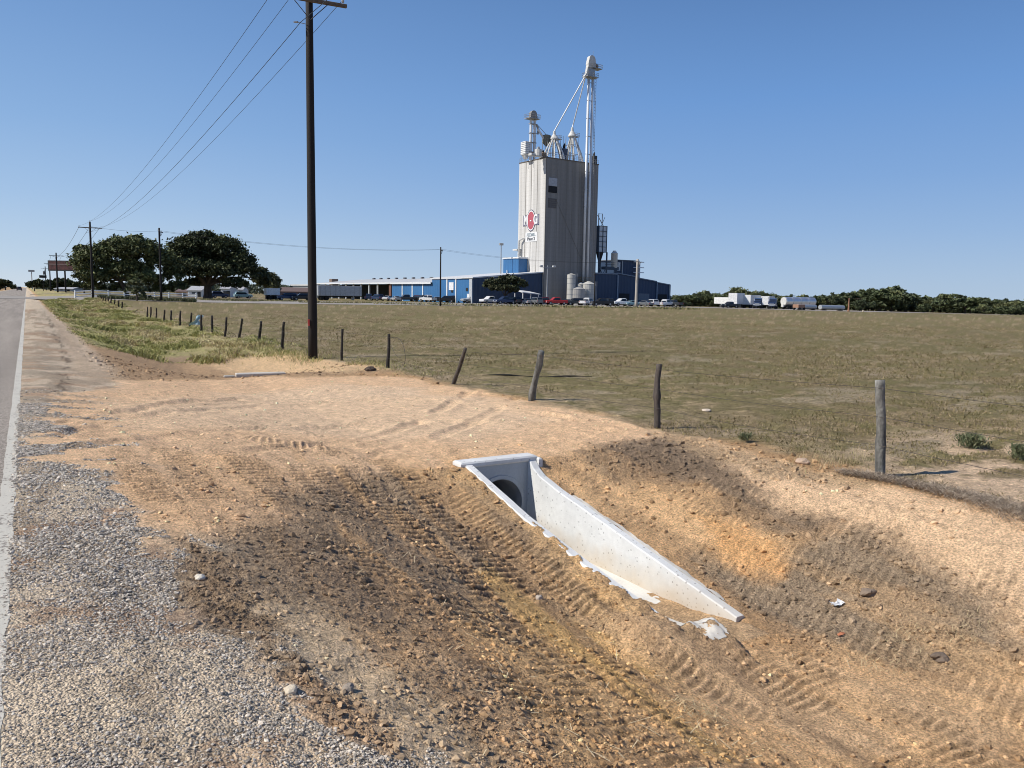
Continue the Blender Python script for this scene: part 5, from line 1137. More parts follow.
# entrance canopy with white roof and parts seen beneath the small tree
cx0, cz = SX(519, 291.5, -5); cx1, _ = SX(537, 292, -5); cp = mill('entrance_canopy', 'small white roofed canopy before the dark blue wall left of the silo', 'canopy', cx0, -5, 0); cw_ = cx1-cx0
mb = MB(); mb.add([(0,-1.5,cz-.3),(cw_,-1.5,cz-.7),(cw_-.4,2.6,cz-.1),(.4,2.6,cz+.35),(0,-1.5,cz-.1),(cw_,-1.5,cz-.5),(cw_-.4,2.6,cz+.1),(.4,2.6,cz+.55)], [(4,5,6,7),(0,1,5,4),(1,2,6,5),(2,3,7,6),(3,0,4,7),(3,2,1,0)]); mb.obj('roof', cm('bright canopy', (.72,.72,.72), .5), cp)
mb = MB(); [mb.box(x-.08, x+.08, y-.08, y+.08, 0, cz-.4) for x in (.3, cw_*.5, cw_-.4) for y in (-1.2, 2.2)]; mb.obj('post', MTR, cp)
# low section and open shed to the left
xS = XL; YA = yq(433)+.5; YB = yq(392)+.5; ZS = SY(392, 283.3, xS)[1]; YC = yq(366)+.5; YD = yq(318)+.5
ls = mill('warehouse', 'low blue warehouse section with a pale ridged roof left of the tall section', 'warehouse', xS, YA, 0)
MB().box(0, .3, .35, YB-YA, 0, ZS-.1).obj('side_wall', MBLY, ls); Rw = 16
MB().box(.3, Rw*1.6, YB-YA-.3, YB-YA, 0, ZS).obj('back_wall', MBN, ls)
ZR = SY(415, 278.2, xS+Rw)[1]
def slope(name, y0, y1, parent, zc): MB().add([(-.5,y0,ZS-.05),(Rw,y0,zc),(2*Rw,y0,ZS),(-.5,y1,ZS-.05),(Rw,y1,zc),(2*Rw,y1,ZS),(-.5,y0,ZS+.2),(Rw,y0,zc+.25),(2*Rw,y0,ZS+.2),(-.5,y1,ZS+.2),(Rw,y1,zc+.25),(2*Rw,y1,ZS+.2)],
      [(6,7,10,9),(7,8,11,10),(0,1,7,6),(1,2,8,7),(0,6,9,3),(2,5,11,8),(3,9,10,4),(4,10,11,5),(1,0,3,4),(2,1,4,5)]).obj(name, MRF, parent)
slope('roof', .32, YB-YA+.2, ls, ZR)
MB().box(-.62, -.5, .3, YB-YA, ZS-.25, ZS+.25).obj('fascia', MTR, ls)
pil([SY(p, 290, xS)[0]-YA for p in (402.5, 412.5, 423)], -.01, ZS-.15, ls)
os_ = mill('open_shed', 'open sided shed with a brown end column left of the low blue warehouse', 'shed', xS, YB, 0)
slope('roof', .22, YD-YB, os_, ZR-.4); MB().box(-.62, -.5, .22, YD-YB, ZS-.15, ZS+.25).obj('fascia', MTR, os_)
for pxv in (374,381,388.5,396.5,405,413.5,422.5,431.5):
    y = SY(pxv, 278, xS+Rw)[0]-YB; MB().box(Rw-.4, Rw+.4, y-.5, y+.5, ZR+(-.4 if y < 0 else -.8), ZR+(.65 if y < 0 else .3), .05).obj('roof_vent', cm('dark vent', (.10,.10,.11)), ls if y < 0 else os_).location = (0, (YB-YA) if y < 0 else 0, 0)
MB().box(-.1, .6, .4, 1.9, 0, ZS-.1).obj('end_column', cm('brown panel', (.16,.07,.045)), os_)
mb = MB(); [mb.box(-.1, .3, y, y+.4, 0, ZS-.1) for y in np.linspace(10, YD-YB-1, 9)]; mb.obj('column', MTR, os_)
MB().box(9, 9.3, .5, YD-YB, 0, ZS).obj('back_wall', MDK, os_); MB().box(8.6, 8.95, 3, 16, .2, 2.6).obj('stored_pallet', cm('grey goods', (.3,.3,.3)), os_)
fs = mill('low_shed', 'low pale roofed shed with a small roof box left of the open shed', 'shed', xS, YD+1, 0)
MB().box(0, 18, 0, 26, 0, ZS-.7).obj('wall', cm('grey wall', (.33,.36,.38)), fs); MB().box(-.5, 19, -.3, 27, ZS-.69, ZS-.2).obj('roof', MRF, fs); MB().box(8, 10.5, 6, 8.5, ZS-.2, ZS+2).obj('roof_box', cm('brown box', (.18,.13,.1)), fs)

# ---- right wing
XR0 = WX+.15; XR1 = SX(670, 290, .5)[0]; zq0 = SX(617, 273.7, .5)[1]; zq1 = SX(670.5, 283.6, .5)[1]; xk_ = SX(617, 280, .5)[0]
rw = mill('mill_wing', 'dark navy metal wing with sloping roof and loading doors right of the silo', 'industrial building', XR0, .5, 0)
def rx(px): return SX(px, 290, .5)[0]-XR0
def rzz(x): return zq0+(zq1-zq0)*max(0, (x-rx(617)))/(rx(670)-rx(617))
for a, b_, off in ((rx(617), rx(638), 0), (rx(638), rx(656.5), .25), (rx(656.5), rx(670), .5)):
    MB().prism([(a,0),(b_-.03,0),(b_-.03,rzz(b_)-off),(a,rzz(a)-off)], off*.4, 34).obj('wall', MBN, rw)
    MB().add([(a-.02,-.25+off*.4,rzz(a)-off),(b_,-.25+off*.4,rzz(b_)-off),(b_,34,rzz(b_)-off),(a-.02,34,rzz(a)-off),(a-.02,-.25+off*.4,rzz(a)-off+.28),(b_,-.25+off*.4,rzz(b_)-off+.28),(b_,34,rzz(b_)-off+.28),(a-.02,34,rzz(a)-off+.28)],[(4,5,6,7),(0,1,5,4),(1,2,6,5),(3,0,4,7)]).obj('roof', cm('slate blue roof', (.16,.20,.26), .5), rw)
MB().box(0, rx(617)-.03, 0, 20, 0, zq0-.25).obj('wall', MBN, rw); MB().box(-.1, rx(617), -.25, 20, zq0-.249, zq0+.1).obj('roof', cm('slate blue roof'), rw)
for px, w_ in ((617.3,.2),(656.7,.16),(669.8,.14)): x = rx(px); MB().box(x-w_, x+w_, -.2, -.01, 0, rzz(x)-.3).obj('corner_post', cm('blue grey post', (.20,.25,.32), .5), rw)
for a, b_, z0, z1, m_ in ((619.5,629.5,0,3.2,MDK),(638.8,649.5,1.4,3.3,cm('grey shutter',(.14,.16,.19),.6)),(658.5,667.5,0,3.2,MDK)):
    MB().box(rx(a), rx(b_), -.06+(.0 if a < 637 else .1 if a < 655 else .2)*.9, .02+.25, z0, z1).obj('loading_door', m_, rw)
# blue tower behind the warehouse
bt0, btz = SX(503.5, 260, 14); bt1, _ = SX(519.5, 260, 14); bt = mill('blue_tower', 'small bright blue box tower with a white roof edge behind the warehouse', 'tower building', bt0+3, 9, 0)
bty0 = SY(518.5, 265, -3)[0]; bty1 = SY(503.3, 265, -3)[0]
MB().box(0, 2.8, 0, bty1-bty0, 0, 12).obj('wall', MBLY, bt); MB().box(-.2, 3.0, -.2, bty1-bty0+.2, 12.0, 12.4).obj('roof', MTR, bt); MB().tube([(-.3, 5, 5), (-.3, 5, 9)], .15, 6).obj('pipe', MTR, bt)
bp2 = at(503, 300, 222); tb = SX(503, 260, 9); bt.location = toW(-3, bty0, 0); bt['label'] = bt['label']
# light masts
for (px, pt, D, lb_) in ((500.3, 243.5, 216, 'tall pale light mast standing left of the blue tower'), (546.8, 265.5, 196, 'thin lamp pole with two lamp heads before the silo corner')):
    b = at(px, 302.5, D); t_ = at(px, pt, D); h_ = t_[2]-b[2]; lm = thing('light_mast', lb_, 'light mast', b, RZ); MB().tube([(0,0,0),(0,0,h_)], [.2,.12], 8).obj('mast', MGT, lm)
    if px < 510: MB().box(-.55,.55,-.3,.3,h_-.5,h_+.1,.05).obj('lamp_head', MGT, lm)
    else:
        MB().box(-2.2,2.2,-.05,.05,h_-.5,h_-.38).obj('arm', MGT, lm)
        for s in (-1, 1): MB().box(s*2-.4,s*2+.4,-.25,.25,h_-.38,h_+.05,.05).obj('lamp_head', MWH, lm)

drape('gravel_lot', -150, 130, -40, 0.4, mat('pale crushed lot', (.30,.27,.235), .95, noise=[(.15,.85,1.12,1),(3,.9,1.1,1)]), .04, 90, 16, RZ, (C0[0], C0[1]))
drape('truck_yard', 40, 170, -52, -40.05, bpy.data.materials['pale crushed lot'], .04, 60, 8, RZ, (C0[0], C0[1]))

# ================================================================== VEHICLES
MGL = cm('dark window glass', (.015,.02,.03), .08); MTY = cm('black tyre', (.012,.012,.012), .9); MRM = cm('wheel rim', (.35,.35,.36), .4, .6)
MCH = cm('chrome', (.5,.5,.52), .25, .8); MHL = cm('headlight lens', (.75,.76,.78), .2); MTL = cm('tail light', (.35,.02,.02), .3)
def paintm(c): return cm('car paint %02d%02d%02d' % tuple(int(v*99) for v in c), c, .3, .2)
def shell(mb, stations):                  # loft of rectangular rings along x, rounded by an octagonal section
    vs = []; 
    for (x, w, z0, z1) in stations:
        c = min(.10, (z1-z0)*.3)
        vs += [(x,-w+c,z0),(x,-w,z0+c),(x,-w+.01,z1-c),(x,-w+c*1.4,z1),(x,w-c*1.4,z1),(x,w-.01,z1-c),(x,w,z0+c),(x,w-c,z0)]
    n = len(stations); fs = [tuple(range(7,-1,-1)), tuple((n-1)*8+j for j in range(8))]
    fs = [tuple(range(8)), tuple((n-1)*8+j for j in range(7,-1,-1))]+[(k*8+j, (k+1)*8+j, (k+1)*8+(j+1) % 8, k*8+(j+1) % 8) for k in range(n-1) for j in range(8)]
    mb.add(vs, fs)
def vehicle(kind, color, px, D, head, label, group='vehicles parked at the mill', lift=0, pos=None):
    """head: direction the nose points, degrees from the wall's left-to-right direction"""
    b = pos or at(px, 300, D); t = thing({'pickup':'pickup_truck','suv':'parked_suv','car':'parked_car'}[kind], label, {'pickup':'pickup truck','suv':'suv','car':'car'}[kind], (b[0], b[1], gz(b[0], b[1])+.05+lift), RZ+D2R(head), group)
    P = paintm(color); mb = MB()
    if kind == 'pickup':
        shell(mb, [(2.75,.80,.55,.95),(2.70,.92,.45,1.05),(1.35,.98,.42,1.15),(1.2,.99,.42,1.17),(-2.6,.99,.45,1.12),(-2.75,.95,.5,1.08)]); mb.obj('body', P, t)
        mb = MB(); shell(mb, [(1.3,.86,1.12,1.15),(.55,.76,1.15,1.80),(-.6,.76,1.15,1.84),(-.85,.80,1.12,1.70)]); c = mb.obj('cab', P, t)
        mb = MB(); mb.add([(1.20,-.70,1.22),(1.20,.70,1.22),(.60,.62,1.74),(.60,-.62,1.74)], [(0,1,2,3)]); mb.add([(-.89,-.62,1.2),(-.89,.62,1.2),(-.82,.6,1.66),(-.82,-.6,1.66)], [(3,2,1,0)])
        for s in (-1, 1): mb.add([(.95,s*.885,1.20),(.50,s*.80,1.70),(-.58,s*.80,1.72),(-.78,s*.885,1.20)], [(0,1,2,3) if s < 0 else (3,2,1,0)])
        mb.obj('window', MGL, t); MB().box(-2.62,-.95,-.84,.84,1.10,1.19).obj('cargo_bed', cm('black bed', (.02,.02,.02)), t); wx = (1.75, -1.75); wr = .40; L2 = 2.75; zl = .85
    elif kind == 'suv':
        shell(mb, [(2.35,.80,.5,.95),(2.28,.90,.42,1.05),(1.2,.95,.38,1.12),(-2.15,.95,.4,1.12),(-2.35,.88,.5,1.05)]); mb.obj('body', P, t)
        mb = MB(); shell(mb, [(1.15,.82,1.08,1.12),(.45,.74,1.12,1.72),(-1.9,.74,1.12,1.74),(-2.25,.80,1.1,1.2)]); mb.obj('cabin', P, t)
        mb = MB(); mb.add([(1.08,-.68,1.2),(1.08,.68,1.2),(.5,.6,1.66),(.5,-.6,1.66)], [(0,1,2,3)]); mb.add([(-2.24,-.66,1.22),(-2.24,.66,1.22),(-1.98,.6,1.64),(-1.98,-.6,1.64)], [(3,2,1,0)])
        for s in (-1, 1): mb.add([(.9,s*.87,1.2),(.40,s*.79,1.62),(-1.8,s*.79,1.63),(-2.0,s*.87,1.2)], [(0,1,2,3) if s < 0 else (3,2,1,0)])
        mb.obj('window', MGL, t); wx = (1.45, -1.4); wr = .37; L2 = 2.35; zl = .82
    else:
        shell(mb, [(2.3,.72,.4,.68),(2.2,.86,.32,.82),(1.0,.90,.30,.92),(-1.5,.90,.32,.96),(-2.2,.86,.36,.92),(-2.32,.78,.45,.85)]); mb.obj('body', P, t)
        mb = MB(); shell(mb, [(1.05,.78,.88,.93),(.35,.64,.95,1.38),(-.9,.64,.95,1.38),(-1.65,.74,.92,.98)]); mb.obj('cabin', P, t)
        mb = MB(); mb.add([(.98,-.62,.98),(.98,.62,.98),(.42,.54,1.34),(.42,-.54,1.34)], [(0,1,2,3)]); mb.add([(-1.62,-.6,1.0),(-1.62,.6,1.0),(-.98,.52,1.34),(-.98,-.52,1.34)], [(3,2,1,0)])
        for s in (-1, 1): mb.add([(.80,s*.80,1.0),(.32,s*.70,1.32),(-.85,s*.70,1.32),(-1.35,s*.80,1.0)], [(0,1,2,3) if s < 0 else (3,2,1,0)])
        mb.obj('window', MGL, t); wx = (1.4, -1.35); wr = .32; L2 = 2.3; zl = .66
    for x in wx:
        for s in (-1, 1):
            w_ = MB().tube([(x, s*.72, wr), (x, s*.98, wr)], wr, 14).obj('wheel', MTY, t); MB().tube([(x, s*.975, wr), (x, s*1.0, wr)], wr*.6, 10).obj('rim', MRM, w_)
    for s in (-1, 1): MB().box(L2-.12, L2+.02, s*.72-.14, s*.72+.14, zl-.08, zl+.10).obj('headlight', MHL, t); MB().box(-L2-.01, -L2+.1, s*.80-.09, s*.80+.07, zl-.1, zl+.2).obj('tail_light', MTL, t)
    MB().box(L2-.05, L2+.08, -.85, .85, .42, .60).obj('bumper', MCH, t); return t
K = dict(white=(.70,.70,.70), silver=(.42,.43,.44), grey=(.17,.18,.19), black=(.02,.02,.022), navy=(.03,.05,.11), red=(.42,.03,.03), maroon=(.12,.02,.025), teal=(.22,.36,.38), tan=(.35,.30,.22), dark=(.045,.05,.055))
VEH = [ # kind, colour, px, D, heading, label
 ('pickup','navy',369,224,60,'dark blue pickup at the left end of the parked row beside the long trailer'),
 ('suv','navy',377,221,100,'navy suv parked under the edge of the open shed'),
 ('car','white',388,220,40,'white car parked at the brown column of the open shed'),
 ('car','silver',396,214,80,'silver car parked before the left corner of the blue warehouse'),
 ('pickup','dark',406,214,170,'charcoal pickup parked sideways between the first two white pilasters'),
 ('suv','maroon',417,216,95,'dark maroon suv parked before the third white pilaster'),
 ('suv','black',421.5,214,92,'black suv beside the dark maroon one'),
 ('pickup','white',428,208,100,'white pickup with bright front just left of the slender utility pole'),
 ('car','silver',436,208,160,'silver car right behind the slender utility pole'),
 ('suv','black',446,203,150,'black suv parked just right of the slender utility pole'),
 ('pickup','navy',454,206,165,'navy pickup behind the black suv at the warehouse side'),
 ('suv','teal',463,210,90,'pale teal suv close to the warehouse door'),
 ('pickup','silver',472,200,172,'long silver pickup parked sideways before the warehouse corner'),
 ('pickup','white',490,194,188,'white pickup parked alone left of the small round tree'),
 ('pickup','navy',505,188,175,'dark blue pickup parked beneath the small round tree'),
 ('suv','dark',513,190,95,'dark suv in the shade of the small round tree'),
 ('car','silver',522,190,110,'silver car below the white canopy'),
 ('car','white',528,192,250,'small white car below the right end of the canopy'),
 ('suv','grey',535,190,88,'grey suv parked left of the red pickups'),
 ('pickup','maroon',545,190,150,'dark red pickup parked left of the bright red one'),
 ('pickup','red',556,190,165,'bright red pickup parked before the silo'),
 ('car','black',566,193,100,'black car between the bright red pickup and the squat tank'),
 ('suv','dark',575,192,160,'dark grey suv before the squat grey tank'),
 ('pickup','white',588,192,20,'white pickup parked before the round pale tank'),
 ('pickup','black',602,188,160,'black pickup with raised cab right of the silo edge'),
 ('pickup','black',609,196,95,'second black pickup behind the raised one'),
 ('pickup','white',622,192,175,'white pickup with long bed left of the pale thick pole'),
 ('car','teal',631,193,185,'pale teal car touching the pale thick pole'),
 ('car','grey',644,198,100,'grey car just right of the pale thick pole'),
 ('suv','white',652,200,75,'white suv parked before the grey shutter'),
 ('pickup','white',666,204,10,'white pickup at the right end of the parked row'),
 ('pickup','dark',673,206,95,'charcoal pickup behind the last white one'),
]
for k_, c_n, px, D, hd, lb_ in VEH: vehicle(k_, K[c_n], px, D, hd, lb_)
GV2 = 'vehicles at the truck yard and under the oaks'
vehicle('pickup', K['black'], 730, 236, 178, 'black pickup parked in front of the white box trailers', GV2)
for px, D, c_n, hd, lb_ in ((287,212,'navy',175,'dark blue suv between the white box and the big pole'),(302,212,'black',170,'black suv just left of the big utility pole'),(243,214,'teal',0,'blue green car beyond the right edge of the oak crown'),(219,210,'navy',10,'blue car parked just right of the oak trunk')):
    vehicle('suv', K[c_n], px, D-(24 if px > 280 else 0), hd, lb_, GV2)
vehicle('suv', K['dark'], 0, 0, 87, 'dark vehicle with glaring windscreen far down the road', 'road traffic', pos=(-2.6, 395, 0)); 

def box_trailer(px, D, L_, W_, Hh, hd, m, msh, label, frame=False, name='box_trailer'):
    b = at(px, 300, D); t = thing(name, label, 'trailer', (b[0], b[1], gz(b[0], b[1])+.05), RZ+D2R(hd), 'trailers at the mill')
    MB().box(-L_/2, L_/2, -W_/2, W_/2, 1.15, Hh, .04).obj('box', m, t); MB().box(-L_/2+.4, L_/2-.4, -.45, .45, .85, 1.13).obj('chassis', cm('black chassis', (.02,.02,.02)), t)
    mb = MB(); [mb.box(x-.04, x+.04, -W_/2-.03, W_/2+.03, 1.2, Hh-.05) for x in np.linspace(-L_/2+.6, L_/2-.6, int(L_/1.2))]; mb.obj('rib', msh, t)
    for x in (-L_/2+1.0, -L_/2+2.3):
        for s in (-1, 1): MB().tube([(x, s*.7, .5), (x, s*1.2, .5)], .5, 14).obj('wheel', MTY, t)
    MB().box(L_/2-2.2, L_/2-2.0, -.9, .9, .1, 1.14).obj('landing_gear', MGT, t)
    if frame: MB().box(L_/2+.01, L_/2+.08, -W_/2-.05, W_/2+.05, 1.0, Hh+.05).obj('end_frame', MDK, t)
    return t
MTW = cm('white trailer skin', (.74,.74,.73), .5); MTS = cm('grey trailer skin', (.40,.42,.45), .5, .2)
box_trailer(339, 208, 11.5, 2.5, 3.75, -6, MTS, MGT, 'long grey box trailer standing just right of the big utility pole', True)
box_trailer(272, 188, 3.2, 2.2, 2.75, 0, MTW, MTW, 'small plain white box trailer left of the big utility pole')
box_trailer(723.5, 262, 5.5, 2.5, 3.3, 100, MTW, MTW, 'long white box trailer seen from its side behind the black pickup')
box_trailer(736.5, 252, 9, 2.7, 4.6, 25, MTW, MGT, 'tall white box trailer right of the black pickup')
box_trailer(751.5, 258, 11, 2.7, 4.2, 22, MTW, MGT, 'second tall white box trailer with a small dark mark on its end')
box_trailer(768, 262, 9, 2.6, 4.0, 26, MTW, MGT, 'third white box trailer standing between two dark tractors')
def tractor(px, D, hd, label):
    b = at(px, 300, D); t = thing('truck_tractor', label, 'truck', (b[0], b[1], gz(b[0], b[1])+.05), RZ+D2R(hd), 'dark truck tractors'); P = paintm(K['navy'])
    mb = MB(); shell(mb, [(3.4,.85,.8,1.7),(3.2,1.05,.7,1.85),(1.6,1.1,.7,2.1)]); mb.obj('hood', P, t)
    mb = MB(); shell(mb, [(1.6,1.1,.8,2.3),(1.3,1.15,.8,3.0),(-.8,1.15,.8,3.2),(-.9,1.1,.8,3.0)]); mb.obj('cab', P, t)
    MB().add([(1.63,-.95,2.15),(1.63,.95,2.15),(1.40,.9,2.85),(1.40,-.9,2.85)], [(0,1,2,3)]).obj('window', MGL, t); MB().box(3.38,3.5,-.7,.7,.9,1.6).obj('grille', MCH, t); MB().box(-3.4,-.9,-.45,.45,.8,1.1).obj('chassis', cm('black chassis'), t)
    for x in (2.4,-1.9,-3.0):
        for s in (-1, 1): MB().tube([(x, s*.8, .5), (x, s*1.2, .5)], .5, 14).obj('wheel', MTY, t)
    for s in (-1, 1): MB().box(3.3,3.42,s*.9-.15,s*.9+.15,1.1,1.35).obj('headlight', MHL, t); MB().tube([(1.0,s*1.22,1.2),(1.0,s*1.22,3.5)], .08, 6).obj('exhaust_pipe', MCH, t)
tractor(758, 243, 215, 'dark blue truck tractor left of the third white trailer')
tractor(773, 243, 212, 'dark blue truck tractor right of the third white trailer')
# polished tank trailer
b = at(799, 300, 250); tt = thing('tank_trailer', 'long polished silver tank trailer with a white end at the truck yard', 'tank trailer', (b[0], b[1], gz(b[0], b[1])+.05), RZ+D2R(-10), 'trailers at the mill')
MTN = cm('polished tank', (.62,.64,.66), .28, .75, noise=[(.6,.85,1.1,1)]); Lt = 12.5
MB().tube([(-Lt/2,0,2.45),(-Lt/2+.3,0,2.45),(Lt/2-.3,0,2.45),(Lt/2,0,2.45)], [1.1,1.35,1.35,1.1], 22).obj('tank', MTN, tt, smooth=False)
MB().tube([(-Lt/2-.06,0,2.45),(-Lt/2-.01,0,2.45)], 1.3, 22).obj('end_cap', MWH, tt); mb = MB(); [mb.tube([(x,0,2.45),(x+.12,0,2.45)], 1.39, 22) for x in (-3.4,-.1,3.2)]; mb.obj('band', MGT, tt)
MB().box(-Lt/2+.3, Lt/2-.3, -.5, .5, .85, 1.12).obj('chassis', cm('black chassis'), tt); MB().box(-Lt/2-.5, -Lt/2-.1, -.5, .5, .7, 1.5).obj('ladder', MWH, tt)
for x in (-Lt/2+1.0, -Lt/2+2.3, Lt/2-1.5):
    for s in (-1, 1): MB().tube([(x, s*.7, .5), (x, s*1.2, .5)], .5, 14).obj('wheel', MTY, tt)
# pipes lying in the pasture edge
for k, (px0, px1, py, lb_) in enumerate(((797, 815, 308.3, 'shorter grey metal pipe lying before the tank trailer'), (820, 843, 309.6, 'longer grey metal pipe lying right of the tank trailer'))):
    a = at(px0, py, 222); b = at(px1, py+.6, 228); za = gz(a[0], a[1])+.95; zbb = gz(b[0], b[1])+.95; mid = ((a[0]+b[0])/2, (a[1]+b[1])/2, (za+zbb)/2); mb = MB()
    mb.tube([(a[0]-mid[0], a[1]-mid[1], za-mid[2]), (b[0]-mid[0], b[1]-mid[1], zbb-mid[2])], .62, 16); 
    t = thing('metal_pipe', lb_, 'pipe', mid, 0, 'pipes stacked at the pasture edge'); mb.obj('tube', cm('dull galvanised', (.42,.44,.45), .45, .4), t)
    mb = MB(); [mb.box((a[0]-mid[0])*f-.3, (a[0]-mid[0])*f+.3, (a[1]-mid[1])*f-.8, (a[1]-mid[1])*f+.8, -1.0, -.6) for f in (-.7, .7)]; mb.obj('timber_support', cm('dark timber', (.08,.05,.03)), t)
b = at(799, 311, 215); hp = thing('trailer_wagon', 'small rusty wagon end before the tank trailer', 'wagon', (b[0], b[1], gz(b[0], b[1])), RZ); MB().box(-1.6,1.3,-.9,.9,.6,1.5,.05).obj('body', cm('rusty wagon', (.30,.17,.11)), hp); [MB().tube([(x,s*.7,.35),(x,s*1,.35)], .36, 12).obj('wheel', MTY, hp) for x in (-1,1) for s in (-1,1)]

# ================================================================== HOUSES, FENCE AND BILLBOARD TO THE LEFT
def house(px0, px1, pyt, D, m, mr, label, hd=0, dep=7, rh=1.2, doors=True):
    a = at(px0, 300, D); b = at(px1, 300, D); wd = math.hypot(a[0]-b[0], a[1]-b[1])*1.05; zt5 = at(px0, pyt, D)[2]; z0 = gz(a[0], a[1]); hh = zt5-z0
    t = thing('outbuilding', label, 'outbuilding', (a[0], a[1], z0), -AZ+D2R(hd)); e = max(hh-rh, hh*.6)
    MB().prism([(0,0),(0,e),(dep/2,hh),(dep,e),(dep,0)], 0, wd) if 0 else None
    mb = MB(); mb.add([(0,0,0),(wd,0,0),(wd,dep,0),(0,dep,0),(0,0,e),(wd,0,e),(wd,dep,e),(0,dep,e),(0,dep/2,hh),(wd,dep/2,hh)], [(0,1,5,4),(1,2,6,9,5),(2,3,7,6),(3,0,4,8,7)]); mb.obj('wall', m, t)
    mb = MB(); mb.add([(-.3,-.3,e),(wd+.3,-.3,e),(wd+.3,dep/2,hh+.05),(-.3,dep/2,hh+.05),(wd+.3,dep+.3,e),(-.3,dep+.3,e),(-.3,-.3,e+.15),(wd+.3,-.3,e+.15),(wd+.3,dep/2,hh+.2),(-.3,dep/2,hh+.2),(wd+.3,dep+.3,e+.15),(-.3,dep+.3,e+.15)], [(6,7,8,9),(9,8,10,11),(0,1,7,6),(1,2,8,7),(2,4,10,8),(3,0,6,9),(5,3,9,11),(4,5,11,10)]); mb.obj('roof', mr, t)
    MB().box(wd*.7, wd*.7+1, -.06, -.01, 0, min(2.0, e*.8)).obj('door', MDK, t); MB().box(wd*.3, wd*.3+1.1, -.06, -.01, e*.4, e*.75).obj('window', MGL, t)
MWL = cm('white siding', (.72,.72,.70), .7); MBR = cm('brown roof', (.13,.09,.08), .8); MGR2 = cm('grey roof', (.40,.40,.41), .7)
house(188, 201, 286.5, 235, MWL, MGR2, 'white shed with pale roof seen under the left edge of the second oak')
house(221, 229, 285, 240, MWL, MGR2, 'white gabled shed right of the big oak trunk')
house(231, 242, 286, 250, MWL, MGR2, 'low white shed beyond the right limbs of the oak', 4)
house(276, 306, 287.6, 236, cm('mauve brown wall', (.16,.12,.13), .8), MBR, 'low brown building behind the small white box trailer')
house(176, 186, 289, 240, cm('tan wall', (.42,.28,.18), .8), MBR, 'tan shed glimpsed between the two oaks')
house(55, 72, 287.5, 300, cm('grey wall 2', (.35,.37,.38), .8), MGR2, 'pale low building beyond the verge under the billboard')
# white rail fence
a = ony(75, 297, 140); b = ony(196, 297, 150); L = math.hypot(b[0]-a[0], b[1]-a[1]); rf = thing('rail_fence', 'white three rail fence running along below the left oaks', 'fence', (a[0], a[1], gz(a[0], a[1])), math.atan2(b[1]-a[1], b[0]-a[0]))
n = int(L/2.5)
def fz(f): x = a[0]+(b[0]-a[0])*f; y = a[1]+(b[1]-a[1])*f; return gz(x, y)-gz(a[0], a[1])
for k in range(n+1): MB().box(L*k/n-.08, L*k/n+.08, -.08, .08, fz(k/n)-.1, fz(k/n)+1.35).obj('post', MWL, rf)
for z in (.35, .75, 1.15):
    mb = MB(); mb.tube([(L*k/n, -.12, fz(k/n)+z) for k in range(n+1)], .085, 4); mb.obj('rail', MWL, rf)
# billboard
b = at(49, 290, 232); bb = thing('billboard', 'large dark red billboard with a pale stripe half hidden by the left oak', 'billboard', (b[0], b[1], gz(b[0], b[1])), -AZ+D2R(-4)); zt5 = at(49, 260.3, 232)[2]-b[2]+.0; z0 = gz(b[0], b[1]); zt5 = at(49, 260.3, 232)[2]-z0; zb5 = at(49, 270.8, 232)[2]-z0
MB().box(0, 12, 0, .5, zb5, zt5, .05).obj('frame', cm('billboard frame', (.05,.055,.06)), bb); hb = zt5-zb5
MB().box(.35, 11.7, -.06, -.01, zb5+.35, zt5-.25).obj('face', cm('faded red board', (.075,.026,.024), .6, noise=[(1.2,.5,1.6,1)]), bb); MB().box(.5, 11.5, -.10, -.065, zb5+hb*.60, zb5+hb*.68).obj('stripe', cm('faded stripe', (.20,.15,.14)), bb)
for x in (4.9, 10.5): MB().tube([(x,.3,0),(x,.3,zb5)], .22, 8).obj('post', MPW, bb)
b = at(40.5, 290, 300); rsn = thing('road_sign', 'small dark roadside sign board between the distant poles', 'road sign', (b[0], b[1], .3)); z_ = at(40.5, 276.5, 300)[2]-.3
MB().box(-.2, 2.2, -.1, .1, z_-.5, z_+.5).obj('board', MDK, rsn); MB().tube([(1,0,0),(1,0,z_-.5)], .1, 6).obj('post', MPW, rsn)

